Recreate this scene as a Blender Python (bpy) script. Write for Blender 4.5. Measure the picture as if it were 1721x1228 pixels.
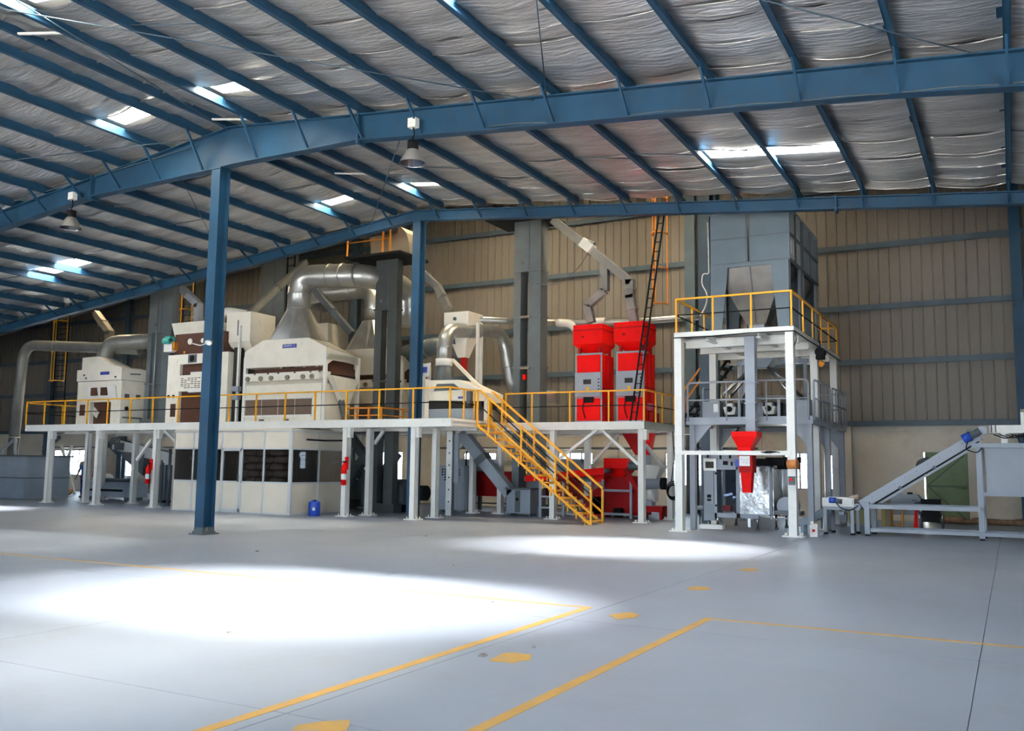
import bpy, math, random
from mathutils import Vector, Matrix
random.seed(7)
S = 0.811                       # the layout below is written in camera-height units; S turns them into metres
scn = bpy.context.scene
COL = scn.collection
for o in list(bpy.data.objects): bpy.data.objects.remove(o)

# ------------------------------------------------------------------ camera
cam_d = bpy.data.cameras.new('camera'); cam = bpy.data.objects.new('camera', cam_d); COL.objects.link(cam)
PITCH, ROLL, YAW = 0.1093478, 0.0123102, 0.4989772
fw = Vector((-math.sin(YAW)*math.cos(PITCH), math.cos(YAW)*math.cos(PITCH), math.sin(PITCH)))
r0 = Vector((math.cos(YAW), math.sin(YAW), 0)); u0 = r0.cross(fw)
rr = r0*math.cos(ROLL) + u0*math.sin(ROLL); uu = -r0*math.sin(ROLL) + u0*math.cos(ROLL)
m = Matrix.Identity(4)
for i in range(3): m[i][0] = rr[i]; m[i][1] = uu[i]; m[i][2] = -fw[i]
m.translation = Vector((0, 0, 1.85*S))
cam.matrix_world = m
cam_d.sensor_width = 36; cam_d.lens = 1537.14/1721*36; cam_d.clip_end = 500
scn.camera = cam

# ------------------------------------------------------------------ sky, sun, exposure
world = bpy.data.worlds.new('sky'); scn.world = world; world.use_nodes = True
bg = world.node_tree.nodes['Background']
bg.inputs[0].default_value = (0.70, 0.85, 1.0, 1); bg.inputs[1].default_value = SKY = 5.0
sun_d = bpy.data.lights.new('sun', 'SUN'); sun = bpy.data.objects.new('sun', sun_d); COL.objects.link(sun)
sun_d.energy = 56.0; sun_d.angle = math.radians(27); sun_d.color = (1.0, 0.97, 0.92)
sun.rotation_euler = Vector((-3.25, -2.35, -9.7)).to_track_quat('-Z', 'Y').to_euler()
vs = scn.view_settings
vs.view_transform = 'Standard'; vs.look = 'None'; vs.exposure = 1.85; vs.gamma = 1.0; vs.use_curve_mapping = False
scn.cycles.max_bounces = 8; scn.cycles.diffuse_bounces = 4; scn.cycles.glossy_bounces = 3
scn.cycles.transparent_max_bounces = 12; scn.cycles.use_denoising = True
scn.cycles.caustics_reflective = False; scn.cycles.caustics_refractive = False
scn.cycles.sample_clamp_indirect = 6.0

def portal(cx, cy, cz, sx, sy, d):          # sky portal in a real opening: light enters only there
    l = bpy.data.lights.new('sky_portal', 'AREA'); o = bpy.data.objects.new('sky_portal', l); COL.objects.link(o)
    l.shape = 'RECTANGLE'; l.size = sx*S; l.size_y = sy*S; l.cycles.is_portal = True
    o.location = Vector((cx, cy, cz))*S; o.rotation_euler = Vector(d).to_track_quat('-Z', 'Y').to_euler()
    return o

# ------------------------------------------------------------------ mesh helpers
ORG = {}
def V(*a): return Vector(a)
class B:
    """collects simple solids and links them as ONE mesh object"""
    def __init__(s): s.v = []; s.f = []; s.sm = []
    def add(s, vs, fs, smooth=False):
        n = len(s.v); s.v += [Vector(v) for v in vs]
        s.f += [tuple(i+n for i in f) for f in fs]; s.sm += [smooth]*len(fs); return s
    def box(s, x0, x1, y0, y1, z0, z1):
        return s.hull([(x0,y0),(x1,y0),(x1,y1),(x0,y1)], z0, [(x0,y0),(x1,y0),(x1,y1),(x0,y1)], z1)
    def hull(s, p0, z0, p1, z1):               # loft between two horizontal polygons
        n = len(p0)
        vs = [(p[0],p[1],z0) for p in p0] + [(p[0],p[1],z1) for p in p1]
        fs = [tuple(range(n))[::-1], tuple(range(n,2*n))] + [(i,(i+1)%n,n+(i+1)%n,n+i) for i in range(n)]
        return s.add(vs, fs)
    def fru(s, a, z0, b, z1):                  # a, b = (x0,x1,y0,y1)
        q = lambda r: [(r[0],r[2]),(r[1],r[2]),(r[1],r[3]),(r[0],r[3])]
        return s.hull(q(a), z0, q(b), z1)
    def prism(s, pts, ax, a, b):               # polygon extruded along axis; pts in the other two axes (in xyz order)
        def mk(p, t):
            return {'x':(t,p[0],p[1]),'y':(p[0],t,p[1]),'z':(p[0],p[1],t)}[ax]
        n = len(pts); vs = [mk(p,a) for p in pts] + [mk(p,b) for p in pts]
        fs = [tuple(range(n)), tuple(range(n,2*n))[::-1]] + [(i,n+i,n+(i+1)%n,(i+1)%n) for i in range(n)]
        return s.add(vs, fs)
    def bar(s, p, q, w, h=None, up=(0,0,1)):   # rectangular bar between two points
        h = w if h is None else h
        p = Vector(p); q = Vector(q); d = (q-p).normalized(); u = Vector(up)
        if abs(d.dot(u)) > .98: u = Vector((0,1,0))
        a = d.cross(u).normalized()*(w/2); b = a.cross(d).normalized()*(h/2)
        vs = [p-a-b,p+a-b,p+a+b,p-a+b,q-a-b,q+a-b,q+a+b,q-a+b]
        return s.add(vs, [(0,1,2,3),(7,6,5,4),(0,4,5,1),(1,5,6,2),(2,6,7,3),(3,7,4,0)])
    def cyl(s, p, q, r, n=12, r2=None, cap=True):
        p = Vector(p); q = Vector(q); d = (q-p).normalized(); r2 = r if r2 is None else r2
        u = Vector((0,0,1)) if abs(d.z) < .95 else Vector((1,0,0))
        a = d.cross(u).normalized(); b = a.cross(d)
        ring = lambda c, R: [c + a*math.cos(2*math.pi*i/n)*R + b*math.sin(2*math.pi*i/n)*R for i in range(n)]
        k = len(s.v)
        s.add(ring(p,r)+ring(q,r2), [(i,(i+1)%n,n+(i+1)%n,n+i) for i in range(n)], True)
        if cap:
            s.f += [tuple(k+i for i in range(n))[::-1], tuple(k+n+i for i in range(n))]; s.sm += [False]*2
        return s
    def tube(s, pts, r, n=10, bend=0.0, seg=5, cap=True):   # round tube along a polyline with rounded corners
        pts = [Vector(p) for p in pts]; path = [pts[0]]
        for i in range(1, len(pts)-1):
            if bend:
                a = (pts[i-1]-pts[i]); c = (pts[i+1]-pts[i])
                L = min(bend, a.length*.49, c.length*.49); p0 = pts[i]+a.normalized()*L; p1 = pts[i]+c.normalized()*L
                for k in range(seg+1):
                    t = k/seg; path.append(p0*(1-t)**2 + pts[i]*2*t*(1-t) + p1*t*t)
            else: path.append(pts[i])
        path.append(pts[-1]); m = len(path); vs = []; a = None
        for i, p in enumerate(path):
            d = ((path[min(i+1,m-1)]-p).normalized() + (p-path[max(i-1,0)]).normalized()).normalized()
            if a is None:
                u = Vector((0,0,1)) if abs(d.z) < .95 else Vector((1,0,0)); a = d.cross(u).normalized()
            else: a = (a - d*a.dot(d)).normalized()
            b = a.cross(d); R = r(i/(m-1)) if callable(r) else r
            vs += [p + a*math.cos(2*math.pi*j/n)*R + b*math.sin(2*math.pi*j/n)*R for j in range(n)]
        k = len(s.v)
        s.add(vs, [(i*n+j, i*n+(j+1)%n, (i+1)*n+(j+1)%n, (i+1)*n+j) for i in range(m-1) for j in range(n)], True)
        if cap:
            s.f += [tuple(k+i for i in range(n))[::-1], tuple(k+(m-1)*n+i for i in range(n))]; s.sm += [False]*2
        return s
    def lathe(s, c, prof, n=16):               # prof: (radius, z) pairs about the vertical axis through c
        vs = [(c[0]+R*math.cos(2*math.pi*j/n), c[1]+R*math.sin(2*math.pi*j/n), c[2]+z) for R, z in prof for j in range(n)]
        k = len(s.v); m = len(prof)
        s.add(vs, [(i*n+j, i*n+(j+1)%n, (i+1)*n+(j+1)%n, (i+1)*n+j) for i in range(m-1) for j in range(n)], True)
        s.f += [tuple(k+i for i in range(n))[::-1], tuple(k+(m-1)*n+i for i in range(n))]; s.sm += [False]*2
        return s
    def chan(s, p, q, w, h, t=.02, up=(0,0,1), side=1):     # C channel between two points: web + two flanges
        p = Vector(p); q = Vector(q); d = (q-p).normalized(); u = Vector(up)
        a = d.cross(u).normalized()*side; b = a.cross(d)*side
        s.bar(p, q, t, h, up); 
        for k in (-1, 1): s.bar(p+a*w/2+b*k*(h/2-t/2), q+a*w/2+b*k*(h/2-t/2), w, t, up)
        return s
    def ibeam(s, p, q, w, h, t=.03, up=(0,0,1)):
        p = Vector(p); q = Vector(q); d = (q-p).normalized(); u = Vector(up)
        if abs(d.dot(u)) > .98: u = Vector((0,1,0))
        a = d.cross(u).normalized(); b = a.cross(d)
        s.bar(p, q, t*.8, h-2*t, u)
        for k in (-1, 1): s.bar(p+b*k*(h/2-t/2), q+b*k*(h/2-t/2), w, t, u)
        return s
    def build(s, name, mat, parent=None, origin=None):
        o0 = Vector(origin) if origin is not None else (ORG[parent] if parent is not None else Vector((0,0,0)))
        me = bpy.data.meshes.new(name)
        me.from_pydata([(v-o0)*S for v in s.v], [], s.f); me.materials.append(mat)
        for p, k in zip(me.polygons, s.sm): p.use_smooth = k
        import bmesh
        bm = bmesh.new(); bm.from_mesh(me); bmesh.ops.recalc_face_normals(bm, faces=bm.faces); bm.to_mesh(me); bm.free()
        o = bpy.data.objects.new(name, me); COL.objects.link(o)
        if parent is not None: o.parent = parent
        else: o.location = o0*S
        ORG[o] = o0
        return o
def tag(o, label, cat, group=None, kind=None):
    if label: o['label'] = label
    if cat: o['category'] = cat
    if group: o['group'] = group
    if kind: o['kind'] = kind
    return o
def thing(name, label, cat, loc, group=None):
    o = bpy.data.objects.new(name, None); COL.objects.link(o); o.location = Vector(loc)*S
    o.empty_display_size = .2; ORG[o] = Vector(loc); return tag(o, label, cat, group)
def struct(name, b, mat, label=None, cat=None, parent=None, origin=None):
    o = b.build(name, mat, parent, origin); o['kind'] = 'structure'
    return tag(o, label, cat)
def inst(src, name, loc, parent):              # a piece that shares its mesh with src
    o = bpy.data.objects.new(name, src.data); COL.objects.link(o); o.parent = parent
    o.location = (Vector(loc)-ORG[parent])*S; ORG[o] = ORG[parent]; return o
def copy_tree(src, loc=None, parent=None, label=None, rotz=None):
    c = src.copy(); COL.objects.link(c)
    if parent is not None: c.parent = parent
    if loc is not None: c.location = Vector(loc)*S; ORG[c] = Vector(loc)
    if label: c['label'] = label
    if rotz is not None: c.rotation_euler.z = rotz
    for ch in list(src.children): copy_tree(ch, None, c)
    return c

# ------------------------------------------------------------------ materials
def mat(name, rgb, rough=.5, metal=0.0, var=.10, scale=1.2, bump=.0, bscale=40, spec=.4, dirt=None, dirtamt=.0, stretch=(1,1,1), bdist=.02):
    m = bpy.data.materials.new(name); m.use_nodes = True; nt = m.node_tree; N = nt.nodes; L = nt.links
    p = N['Principled BSDF']; p.inputs['Roughness'].default_value = rough; p.inputs['Metallic'].default_value = metal
    p.inputs['Specular IOR Level'].default_value = spec
    tc = N.new('ShaderNodeTexCoord'); mp = N.new('ShaderNodeMapping'); mp.inputs['Scale'].default_value = stretch
    L.new(tc.outputs['Object'], mp.inputs['Vector'])
    nz = N.new('ShaderNodeTexNoise'); nz.inputs['Scale'].default_value = scale; nz.inputs['Detail'].default_value = 6
    L.new(mp.outputs['Vector'], nz.inputs['Vector'])
    cr = N.new('ShaderNodeValToRGB'); L.new(nz.outputs['Fac'], cr.inputs['Fac'])
    lo = [max(0,c*(1-var)) for c in rgb]; hi = [min(1,c*(1+var)) for c in rgb]
    cr.color_ramp.elements[0].position = .3; cr.color_ramp.elements[1].position = .7
    cr.color_ramp.elements[0].color = (*lo,1); cr.color_ramp.elements[1].color = (*hi,1)
    out = cr.outputs['Color']
    if dirt:
        n2 = N.new('ShaderNodeTexNoise'); n2.inputs['Scale'].default_value = scale*2.3; n2.inputs['Detail'].default_value = 8
        n2.inputs['Roughness'].default_value = .7; L.new(mp.outputs['Vector'], n2.inputs['Vector'])
        c2 = N.new('ShaderNodeValToRGB'); c2.color_ramp.elements[0].position = .52; c2.color_ramp.elements[1].position = .75
        c2.color_ramp.elements[0].color = (0,0,0,1); c2.color_ramp.elements[1].color = (dirtamt,)*3+(1,)
        L.new(n2.outputs['Fac'], c2.inputs['Fac'])
        mx = N.new('ShaderNodeMixRGB'); mx.inputs[2].default_value = (*dirt,1)
        L.new(c2.outputs['Color'], mx.inputs[0]); L.new(out, mx.inputs[1]); out = mx.outputs['Color']
    L.new(out, p.inputs['Base Color'])
    if bump:
        n3 = N.new('ShaderNodeTexNoise'); n3.inputs['Scale'].default_value = bscale; n3.inputs['Detail'].default_value = 4
        L.new(mp.outputs['Vector'], n3.inputs['Vector'])
        bp = N.new('ShaderNodeBump'); bp.inputs['Strength'].default_value = bump; bp.inputs['Distance'].default_value = bdist
        L.new(n3.outputs['Fac'], bp.inputs['Height']); L.new(bp.outputs['Normal'], p.inputs['Normal'])
    return m
def glassy(name, rgb, tint, rough=.02, base=.04):
    m = bpy.data.materials.new(name); m.use_nodes = True; nt = m.node_tree; N = nt.nodes; L = nt.links
    N.remove(N['Principled BSDF']); out = N['Material Output']
    t = N.new('ShaderNodeBsdfTransparent'); t.inputs[0].default_value = (*[c*tint for c in rgb],1)
    g = N.new('ShaderNodeBsdfGlossy'); g.inputs['Roughness'].default_value = rough
    lw = N.new('ShaderNodeLayerWeight'); lw.inputs[0].default_value = .5
    pw = N.new('ShaderNodeMath'); pw.operation = 'POWER'; pw.inputs[1].default_value = 4; L.new(lw.outputs['Facing'], pw.inputs[0])
    fr = N.new('ShaderNodeMath'); fr.operation = 'MULTIPLY_ADD'; fr.inputs[1].default_value = .8; fr.inputs[2].default_value = base; L.new(pw.outputs[0], fr.inputs[0])
    mx = N.new('ShaderNodeMixShader'); L.new(fr.outputs[0], mx.inputs[0]); L.new(t.outputs[0], mx.inputs[1]); L.new(g.outputs[0], mx.inputs[2])
    L.new(mx.outputs[0], out.inputs[0]); return m
def sheet(name, rgb, through, diff):           # translucent roof sheet: part clear, part scattering
    m = bpy.data.materials.new(name); m.use_nodes = True; nt = m.node_tree; N = nt.nodes; L = nt.links
    N.remove(N['Principled BSDF']); out = N['Material Output']
    t = N.new('ShaderNodeBsdfTransparent'); t.inputs[0].default_value = (*[c*through for c in rgb],1)
    g = N.new('ShaderNodeBsdfTranslucent'); g.inputs[0].default_value = (*[c*diff for c in rgb],1)
    ad = N.new('ShaderNodeAddShader'); L.new(t.outputs[0], ad.inputs[0]); L.new(g.outputs[0], ad.inputs[1])
    L.new(ad.outputs[0], out.inputs[0]); return m

M_blue   = mat('blue_paint', (.012,.052,.105), .5, 0, .18, 1.5, dirt=(.035,.048,.05), dirtamt=.5, spec=.3)
M_bluegr = mat('blue_grey_paint', (.05,.083,.115), .5, 0, .18, 1.5, dirt=(.05,.05,.045), dirtamt=.5)
M_white  = mat('white_paint', (.72,.71,.675), .45, 0, .05, 1.5, dirt=(.45,.42,.36), dirtamt=.35)
M_cream  = mat('cream_paint', (.76,.71,.62), .45, 0, .06, 1.5, dirt=(.40,.33,.25), dirtamt=.3)
M_yellow = mat('yellow_paint', (.78,.36,.012), .4, 0, .08, 3)
M_orange = mat('orange_paint', (.62,.22,.02), .45, 0, .08, 3)
M_red    = mat('red_paint', (.78,.004,.003), .55, 0, .10, 2, spec=.12)
M_dred   = mat('dull_red_paint', (.34,.006,.006), .6, 0, .15, 2, spec=.15)
M_grey   = mat('grey_paint', (.25,.29,.34), .45, 0, .08, 2, dirt=(.2,.19,.17), dirtamt=.3)
M_dgrey  = mat('dark_grey_paint', (.085,.10,.11), .5, 0, .12, 2)
M_lgrey  = mat('light_grey_paint', (.27,.295,.34), .45, 0, .06, 2)
M_sidelit = mat('bright_galvanised_sheet', (.62,.64,.66), .4, .3, .06, 2)  # front silo's side panels, bright reflection put into the colour
M_delev = mat('dark_elevator_paint', (.045,.052,.052), .5, .1, .15, 2)
M_ductgr = mat('aged_duct_steel', (.19,.195,.19), .5, .35, .15, 2.5, bump=.06, bscale=5)
M_elev = mat('elevator_grey_paint', (.115,.135,.145), .5, .1, .12, 1.5, dirt=(.1,.095,.08), dirtamt=.4)
M_office = mat('cabin_panel', (.72,.64,.53), .5, 0, .04, 2)
M_hop = mat('dull_hopper_steel', (.17,.16,.15), .35, .8, .35, 1.2, bump=.2, bscale=2)
M_black  = mat('black_rubber', (.010,.010,.011), .7, 0, .2, 4, spec=.12)
M_pale = mat('pale_conveyor_paint', (.50,.50,.48), .5, 0, .06, 2)
M_sheet = mat('wavy_steel_sheet', (.26,.26,.26), .25, .9, .3, 2.2, bump=.5, bscale=1.6, bdist=.08)
M_brown  = mat('brown_panel', (.085,.035,.022), .5, 0, .15, 3)
M_galv   = mat('galvanised_steel', (.36,.365,.355), .36, .8, .12, 2.5, bump=.08, bscale=5)
M_steel  = mat('stainless_steel', (.36,.355,.345), .27, .95, .25, 2, bump=.25, bscale=2.5)
M_mesh   = mat('brown_mesh', (.15,.10,.075), .6, 0, .15, 30)
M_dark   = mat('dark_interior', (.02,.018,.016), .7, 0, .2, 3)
M_cloth  = mat('sack_cloth', (.42,.33,.26), .9, 0, .15, 8, bump=.3, bscale=90)
M_wsack  = mat('white_sack_weave', (.66,.63,.60), .8, 0, .12, 8, bump=.3, bscale=60)
M_bsack  = mat('brown_sack_weave', (.24,.15,.09), .9, 0, .25, 6, bump=.3, bscale=60)
M_bluep  = mat('blue_plastic', (.02,.07,.42), .35, 0, .08, 4)
M_glass  = glassy('clear_glass', (.95,.98,1), .95)
M_tint   = glassy('dark_tinted_glass', (.95,.95,1), .33, base=.02)
M_acryl  = glassy('smoky_acrylic', (.85,.9,1), .75)
# ------------------------------------------------------------------ setting: floor
def floor_mat():
    m = mat('polished_concrete', (.248,.284,.355), .42, 0, .08, .5, bump=.03, bscale=8, spec=.4, dirt=(.22,.225,.235), dirtamt=.5)
    return m
M_floor = floor_mat(); M_joint = mat('joint_filler', (.2,.215,.24), .8)
M_line = mat('worn_yellow_line', (.50,.28,.06), .5, 0, .1, 3, dirt=(.3,.3,.31), dirtamt=.85)
XJ = [-61.0] + [-4.82-4.46*k for k in range(12,0,-1)] + [-4.82, -.36, 4.10, 8.56, 14.2]
YJ = [-8.2, -4.5, .44, 5.40, 10.36, 15.32, 20.28, 25.24, 30.2, 37.9]
fb = B().box(-61, 14.2, -8.2, 37.9, -.3, -.012)
floor = struct('floor', fb, M_joint, 'polished grey concrete floor with saw-cut joints and worn yellow lines')
for i in range(len(XJ)-1):
    for j in range(len(YJ)-1):
        g = .004
        B().box(XJ[i]+g, XJ[i+1]-g, YJ[j]+g, YJ[j+1]-g, -.02, 0).build('slab', M_floor, floor)
for (x0,x1,y0,y1) in ((-5.06,-4.95,1,11.42),(-17.7,-5.06,11.33,11.42),(-40,-17.8,11.33,11.42),(-3.44,-3.33,1,11.42),(-3.33,9,11.33,11.42)):
    B().box(x0,x1,y0,y1,-.005,.003).build('painted_line', M_line, floor)
for y in (5.2, 8.04, 11.0, 14.1, 17.2):
    b = B(); n = 14; pts = [(-4.34+(.17+.03*math.sin(k*2.1+y))*math.cos(2*math.pi*k/n), y+(.26+.05*math.sin(k*1.7+y*3))*math.sin(2*math.pi*k/n)) for k in range(n)]
    b.hull(pts, -.005, pts, .003); b.build('painted_spot', M_line, floor)

# ------------------------------------------------------------------ setting: walls
def RZ(x): return 10.83-.097*(x+18.1) if x > -18.1 else 10.83-.11*(-18.1-x)     # underside of the purlins
YW = 37.3; XL, XR, YF = -60.5, 13.7, -7.6
M_plaster = mat('stained_plaster', (.54,.49,.42), .9, 0, .12, .7, bump=.15, bscale=12, dirt=(.38,.3,.2), dirtamt=.6)
M_clad = mat('ribbed_cladding', (.152,.138,.120), .5, .0, .10, .35, dirt=(.10,.08,.055), dirtamt=.5, stretch=(1,1,.25))
M_cladd = mat('ribbed_cladding_outer', (.3,.3,.29), .6)
WIN = [(-53.3,-50.3,.95,2.52),(-47.2,-45.4,.95,2.5),(-43.2,-41.5,.95,2.5),(-39.6,-38.0,1.0,2.45),(-33.6,-31.9,1.0,2.45),(-28.1,-26.4,1.0,2.5),
       (-22.9,-21.1,1.95,2.47),(-17.9,-16.2,1.95,2.5),(-12.9,-11.2,1.1,2.5),(-7.95,-6.76,1.07,2.52),(-6.38,-5.75,1.07,2.45)]
DOOR = (-2.87,-1.40,0,2.54)
wb = B(); ops = sorted([w for w in WIN]+[DOOR]); x = XL
for (a,b_,z0,z1) in ops:
    wb.box(x, a, YW, YW+.3, 0, 3.66)
    if z0 > 0: wb.box(a, b_, YW, YW+.3, 0, z0)
    wb.box(a, b_, YW, YW+.3, z1, 3.66); x = b_
wb.box(x, XR, YW, YW+.3, 0, 3.66)
wall_back = struct('wall_back', wb, M_plaster, 'back wall, stained plaster below and ribbed cladding above')
# cladding sheets of the back wall: each a sheet with ribs
def clad_sheet(w, h):
    b = B(); b.box(0, w-.012, 0, .03, 0, h)
    for t in (.0, .5): b.prism([(w*t, 0), (w*t+.012, -.03), (w*t+.045, -.03), (w*t+.057, 0)], 'z', 0, h)
    return b
W = .76; n = int((XR-XL)/W)+1; first = None
for k in range(n):
    x = XL+k*W
    if first is None:
        b = clad_sheet(W, 14.6-3.66); b.v = [v+V(x, YW, 3.66) for v in b.v]; first = b.build('cladding_sheet', M_clad, wall_back)
    else:
        o = bpy.data.objects.new('cladding_sheet', first.data); COL.objects.link(o); o.parent = wall_back
        o.location = (k*W*S, (.006*math.sin(k*5.1))*S, 0); ORG[o] = V(0,0,0)
b = B().box(XL, XR, YW+.04, YW+.1, 3.66, 15); b.build('outer_sheet', M_cladd, wall_back)
for z in (3.72, 6.08, 8.2, 10.6, 13.0):
    b = B().chan((XL, YW-.13, z), (XR, YW-.13, z), .2, .16 if z > 4 else .1, .02, (0,-1,0)); b.build('girt', M_bluegr, wall_back)
# other walls
def opening_wall(name, b, m, lab): return struct(name, b, m, lab)
b = B().box(XL-.3, XL, YF, YW+.3, 0, 15); struct('wall_left', b, M_cladd, 'left end wall of dark cladding')
FD = [(-36,-28,0,5.6),(-15,-3,0,6.6)]          # roller-door openings in the front wall, behind the viewer
b = B(); x = XL
for (a,c,z0,z1) in FD:
    b.box(x, a, YF-.3, YF, 0, 11.5); b.box(a, c, YF-.3, YF, z1, 11.5); x = c
b.box(x, XR, YF-.3, YF, 0, 11.5); struct('wall_front', b, M_cladd, 'front wall with open roller doors')
RD = [(-1,6.5,0,6.0)]             # openings in the right wall
b = B(); y = YF-.3
for (a,c,z0,z1) in RD:
    b.box(XR, XR+.3, y, a, 0, 15); b.box(XR, XR+.3, a, c, z1, 15); y = c
b.box(XR, XR+.3, y, YW+.3, 0, 15); struct('wall_right', b, M_cladd, 'right side wall with open loading doors')
YC = 26.32
b = B().prism([(XL,RZ(XL)+.3),(-18.1,RZ(-18.1)+.3),(XR,RZ(XR)+.3),(XR,15),(XL,15)], 'y', YC, YC+.05); struct('wall_clerestory', b, M_cladd, 'cladding between the low roof and the high rear roof')
for a,c,z0,z1 in FD: portal((a+c)/2, YF, (z0+z1)/2, c-a, z1-z0, (0,1,0))
for a,c,z0,z1 in RD: portal(XR, (a+c)/2, (z0+z1)/2, z1-z0, c-a, (-1,0,0))
for a,c,z0,z1 in WIN: portal((a+c)/2, YW+.1, (z0+z1)/2, c-a, z1-z0, (0,-1,0))
# outside ground
M_yard = mat('pale_yard', (.5,.47,.42), .9)
struct('ground', B().box(-90, 50, -45, 75, -.6, -.31), M_yard, 'pale yard outside the building')
# windows
M_frame = mat('window_frame_paint', (.32,.33,.33), .5)
for i,(a,c,z0,z1) in enumerate(WIN):
    b = B(); t = .05
    for q in ((a,a+t,z0,z1),(c-t,c,z0,z1),(a,c,z0,z0+t),(a,c,z1-t,z1)): b.box(q[0],q[1],YW+.02,YW+.1,q[2],q[3])
    w = struct('window_%d'%(i+1), b, M_frame, 'steel window number %d of the back wall' % (i+1)); del w['label']
    nx = max(1, round((c-a)/.6)); nz = max(1, round((z1-z0)/.5))
    for k in range(1, nx): x = a+(c-a)*k/nx; B().box(x-.035,x+.035,YW+.03,YW+.09,z0,z1).build('mullion', M_frame, w)
    for k in range(1, nz*2): z = z0+(z1-z0)*k/(nz*2); B().box(a,c,YW+.045,YW+.065,z-.014,z+.014).build('bar', M_frame, w)
    for k in range(nx): B().box(a+(c-a)*k/nx+.02,a+(c-a)*(k+1)/nx-.02,YW+.07,YW+.078,z0+.03,z1-.03).build('pane', M_glass, w)
# door
M_green = mat('green_door_paint', (.13,.19,.10), .6, 0, .15, 2, dirt=(.16,.10,.06), dirtamt=.6)
M_greend = mat('green_brace_paint', (.07,.11,.06), .6)
door = struct('door_1', B().box(-2.825,-1.40,YW-.02,YW+.03,.0,2.545), M_green, 'green steel door with a Z brace')
b = B(); b.box(-2.78,-1.44,YW-.05,YW-.02,1.27,1.33); b.build('brace', M_greend, door)
for z0,z1 in ((2.45,1.33),(.1,1.27)):
    B().bar((-1.5,YW-.035,z0),(-2.74,YW-.035,z1),.05,.03,(0,1,0)).build('brace', M_greend, door)
b = B().box(-1.62,-1.46,YW-.08,YW-.02,1.2,1.28); b.tube([(-1.8,YW-.07,1.24),(-1.5,YW-.07,1.24)],.02,6); b.build('latch', M_greend, door)

# ------------------------------------------------------------------ setting: roof
PXR = [.18-1.73*k for k in range(10)] + [-17.12]; PXR = [1.91+1.73*k for k in range(6,-1,-1)] + PXR      # purlin lines, right slope, eave to ridge
PXL = [-19.1-1.67*k for k in range(25)]
YS = [-7.6,-6.4,-5.2,-4,-2.8,-1.6,-.4,.8,2,3.2,4.4,5.6,6.8,8,9.2,10.1,10.9,11.9,13.2,14.5,15.1,16.0,17.2,18.4,19.6,20.8,22.2,23.4,23.7,24.6,25.5,26.3]
SKY_R = {(-6.74,22.2),(-5.01,22.2)}; SKYBIG = {(-8.47,11.9),(-6.74,11.9),(-5.01,11.9)}; SKYDIM = {(-6.74,8),(-5.01,8)}; SKY_L = {(-32.46,22.2),(-34.13,22.2)}  # SKYDIM sheets are out of view, added to brighten the near floor
SKY_RIDGE = {(-17.12,15.1),(-17.12,23.7),(-17.12,10.1),(-20.77,15.1),(-20.77,23.7),(-20.77,10.1)}
SKYS = SKY_R | SKYBIG | SKY_L | SKY_RIDGE | SKYDIM
xs = sorted([round(v,2) for v in PXL+PXR] + [-18.1, XL, XR])
xs = [v for v in xs if XL <= v <= XR]
def is_sky(x, y): return any(abs(x-a) < .02 and abs(y-b) < .02 for a,b in SKYS)
M_foil = mat('foil_insulation', (.54,.525,.52), .34, .7, .28, 1.3, bump=.9, bscale=6, stretch=(.4,2.2,1), spec=.6, bdist=.055)
M_roof = mat('roof_sheet', (.35,.35,.35), .6)
b = B()
for i in range(len(xs)-1):
    for j in range(len(YS)-1):
        x0,x1,y0,y1 = xs[i],xs[i+1],YS[j],YS[j+1]
        if is_sky(x0,y0): continue
        b.add([(x0,y0,RZ(x0)+.40),(x1,y0,RZ(x1)+.40),(x1,y1,RZ(x1)+.40),(x0,y1,RZ(x0)+.40)], [(0,1,2,3)])
ceiling = struct('ceiling', b, M_roof, 'low gabled roof lined with silver foil over blue purlins')
rnd = random.Random(3)
for j in range(len(YS)-1):
    for side in (0,1):
        b = B(); c = [v for v in xs if (v <= -18.1 if side == 0 else v >= -18.1)]
        y0, y1 = YS[j]-.03, YS[j+1]+.03; off = .012*(j%2)
        for i in range(len(c)-1):
            if is_sky(c[i], YS[j]): continue
            nx, ny = 5, 3; vs = []
            for a in range(nx+1):
                for q in range(ny+1):
                    X = c[i]+(c[i+1]-c[i])*a/nx; Y = y0+(y1-y0)*q/ny
                    sag = -.075*math.sin(math.pi*a/nx)*(.6+.6*math.sin(j*2.3+i*1.1)**2) + .018*math.sin(Y*9+X*3+i) + .012*math.sin(Y*4.3+i*2)
                    if 0 < a < nx: sag += rnd.uniform(-.012,.012)
                    vs.append((X, Y, RZ(X)+.245+off+sag))
            b.add(vs, [(a*(ny+1)+q, (a+1)*(ny+1)+q, (a+1)*(ny+1)+q+1, a*(ny+1)+q+1) for a in range(nx) for q in range(ny)], True)
        for i in range(len(c)-1):
            if not is_sky(c[i], YS[j]) and rnd.random() < .8:
                n_ = 6; pts = [V(c[i]+(c[i+1]-c[i])*a/n_, y1-.01+.02*math.sin(a+i), RZ(c[i]+(c[i+1]-c[i])*a/n_)+.235-.085*math.sin(math.pi*a/n_)*(.6+.6*math.sin(j*2.3+i*1.1)**2)+rnd.uniform(-.012,.006)) for a in range(n_+1)]
                for p,q in zip(pts,pts[1:]): b.bar(p,q,.05,.012)
        b.build('foil_strip', M_foil, ceiling)
M_skyclear = sheet('clear_roof_sheet', (1,.99,.96), .62, .30)
M_skywarm = sheet('amber_roof_sheet', (1,.80,.50), .05, .98)  # amber tint chosen to warm the light on the back wall
M_skydiff  = sheet('yellowed_roof_sheet', (1,.95,.80), .22, .60)
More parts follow.
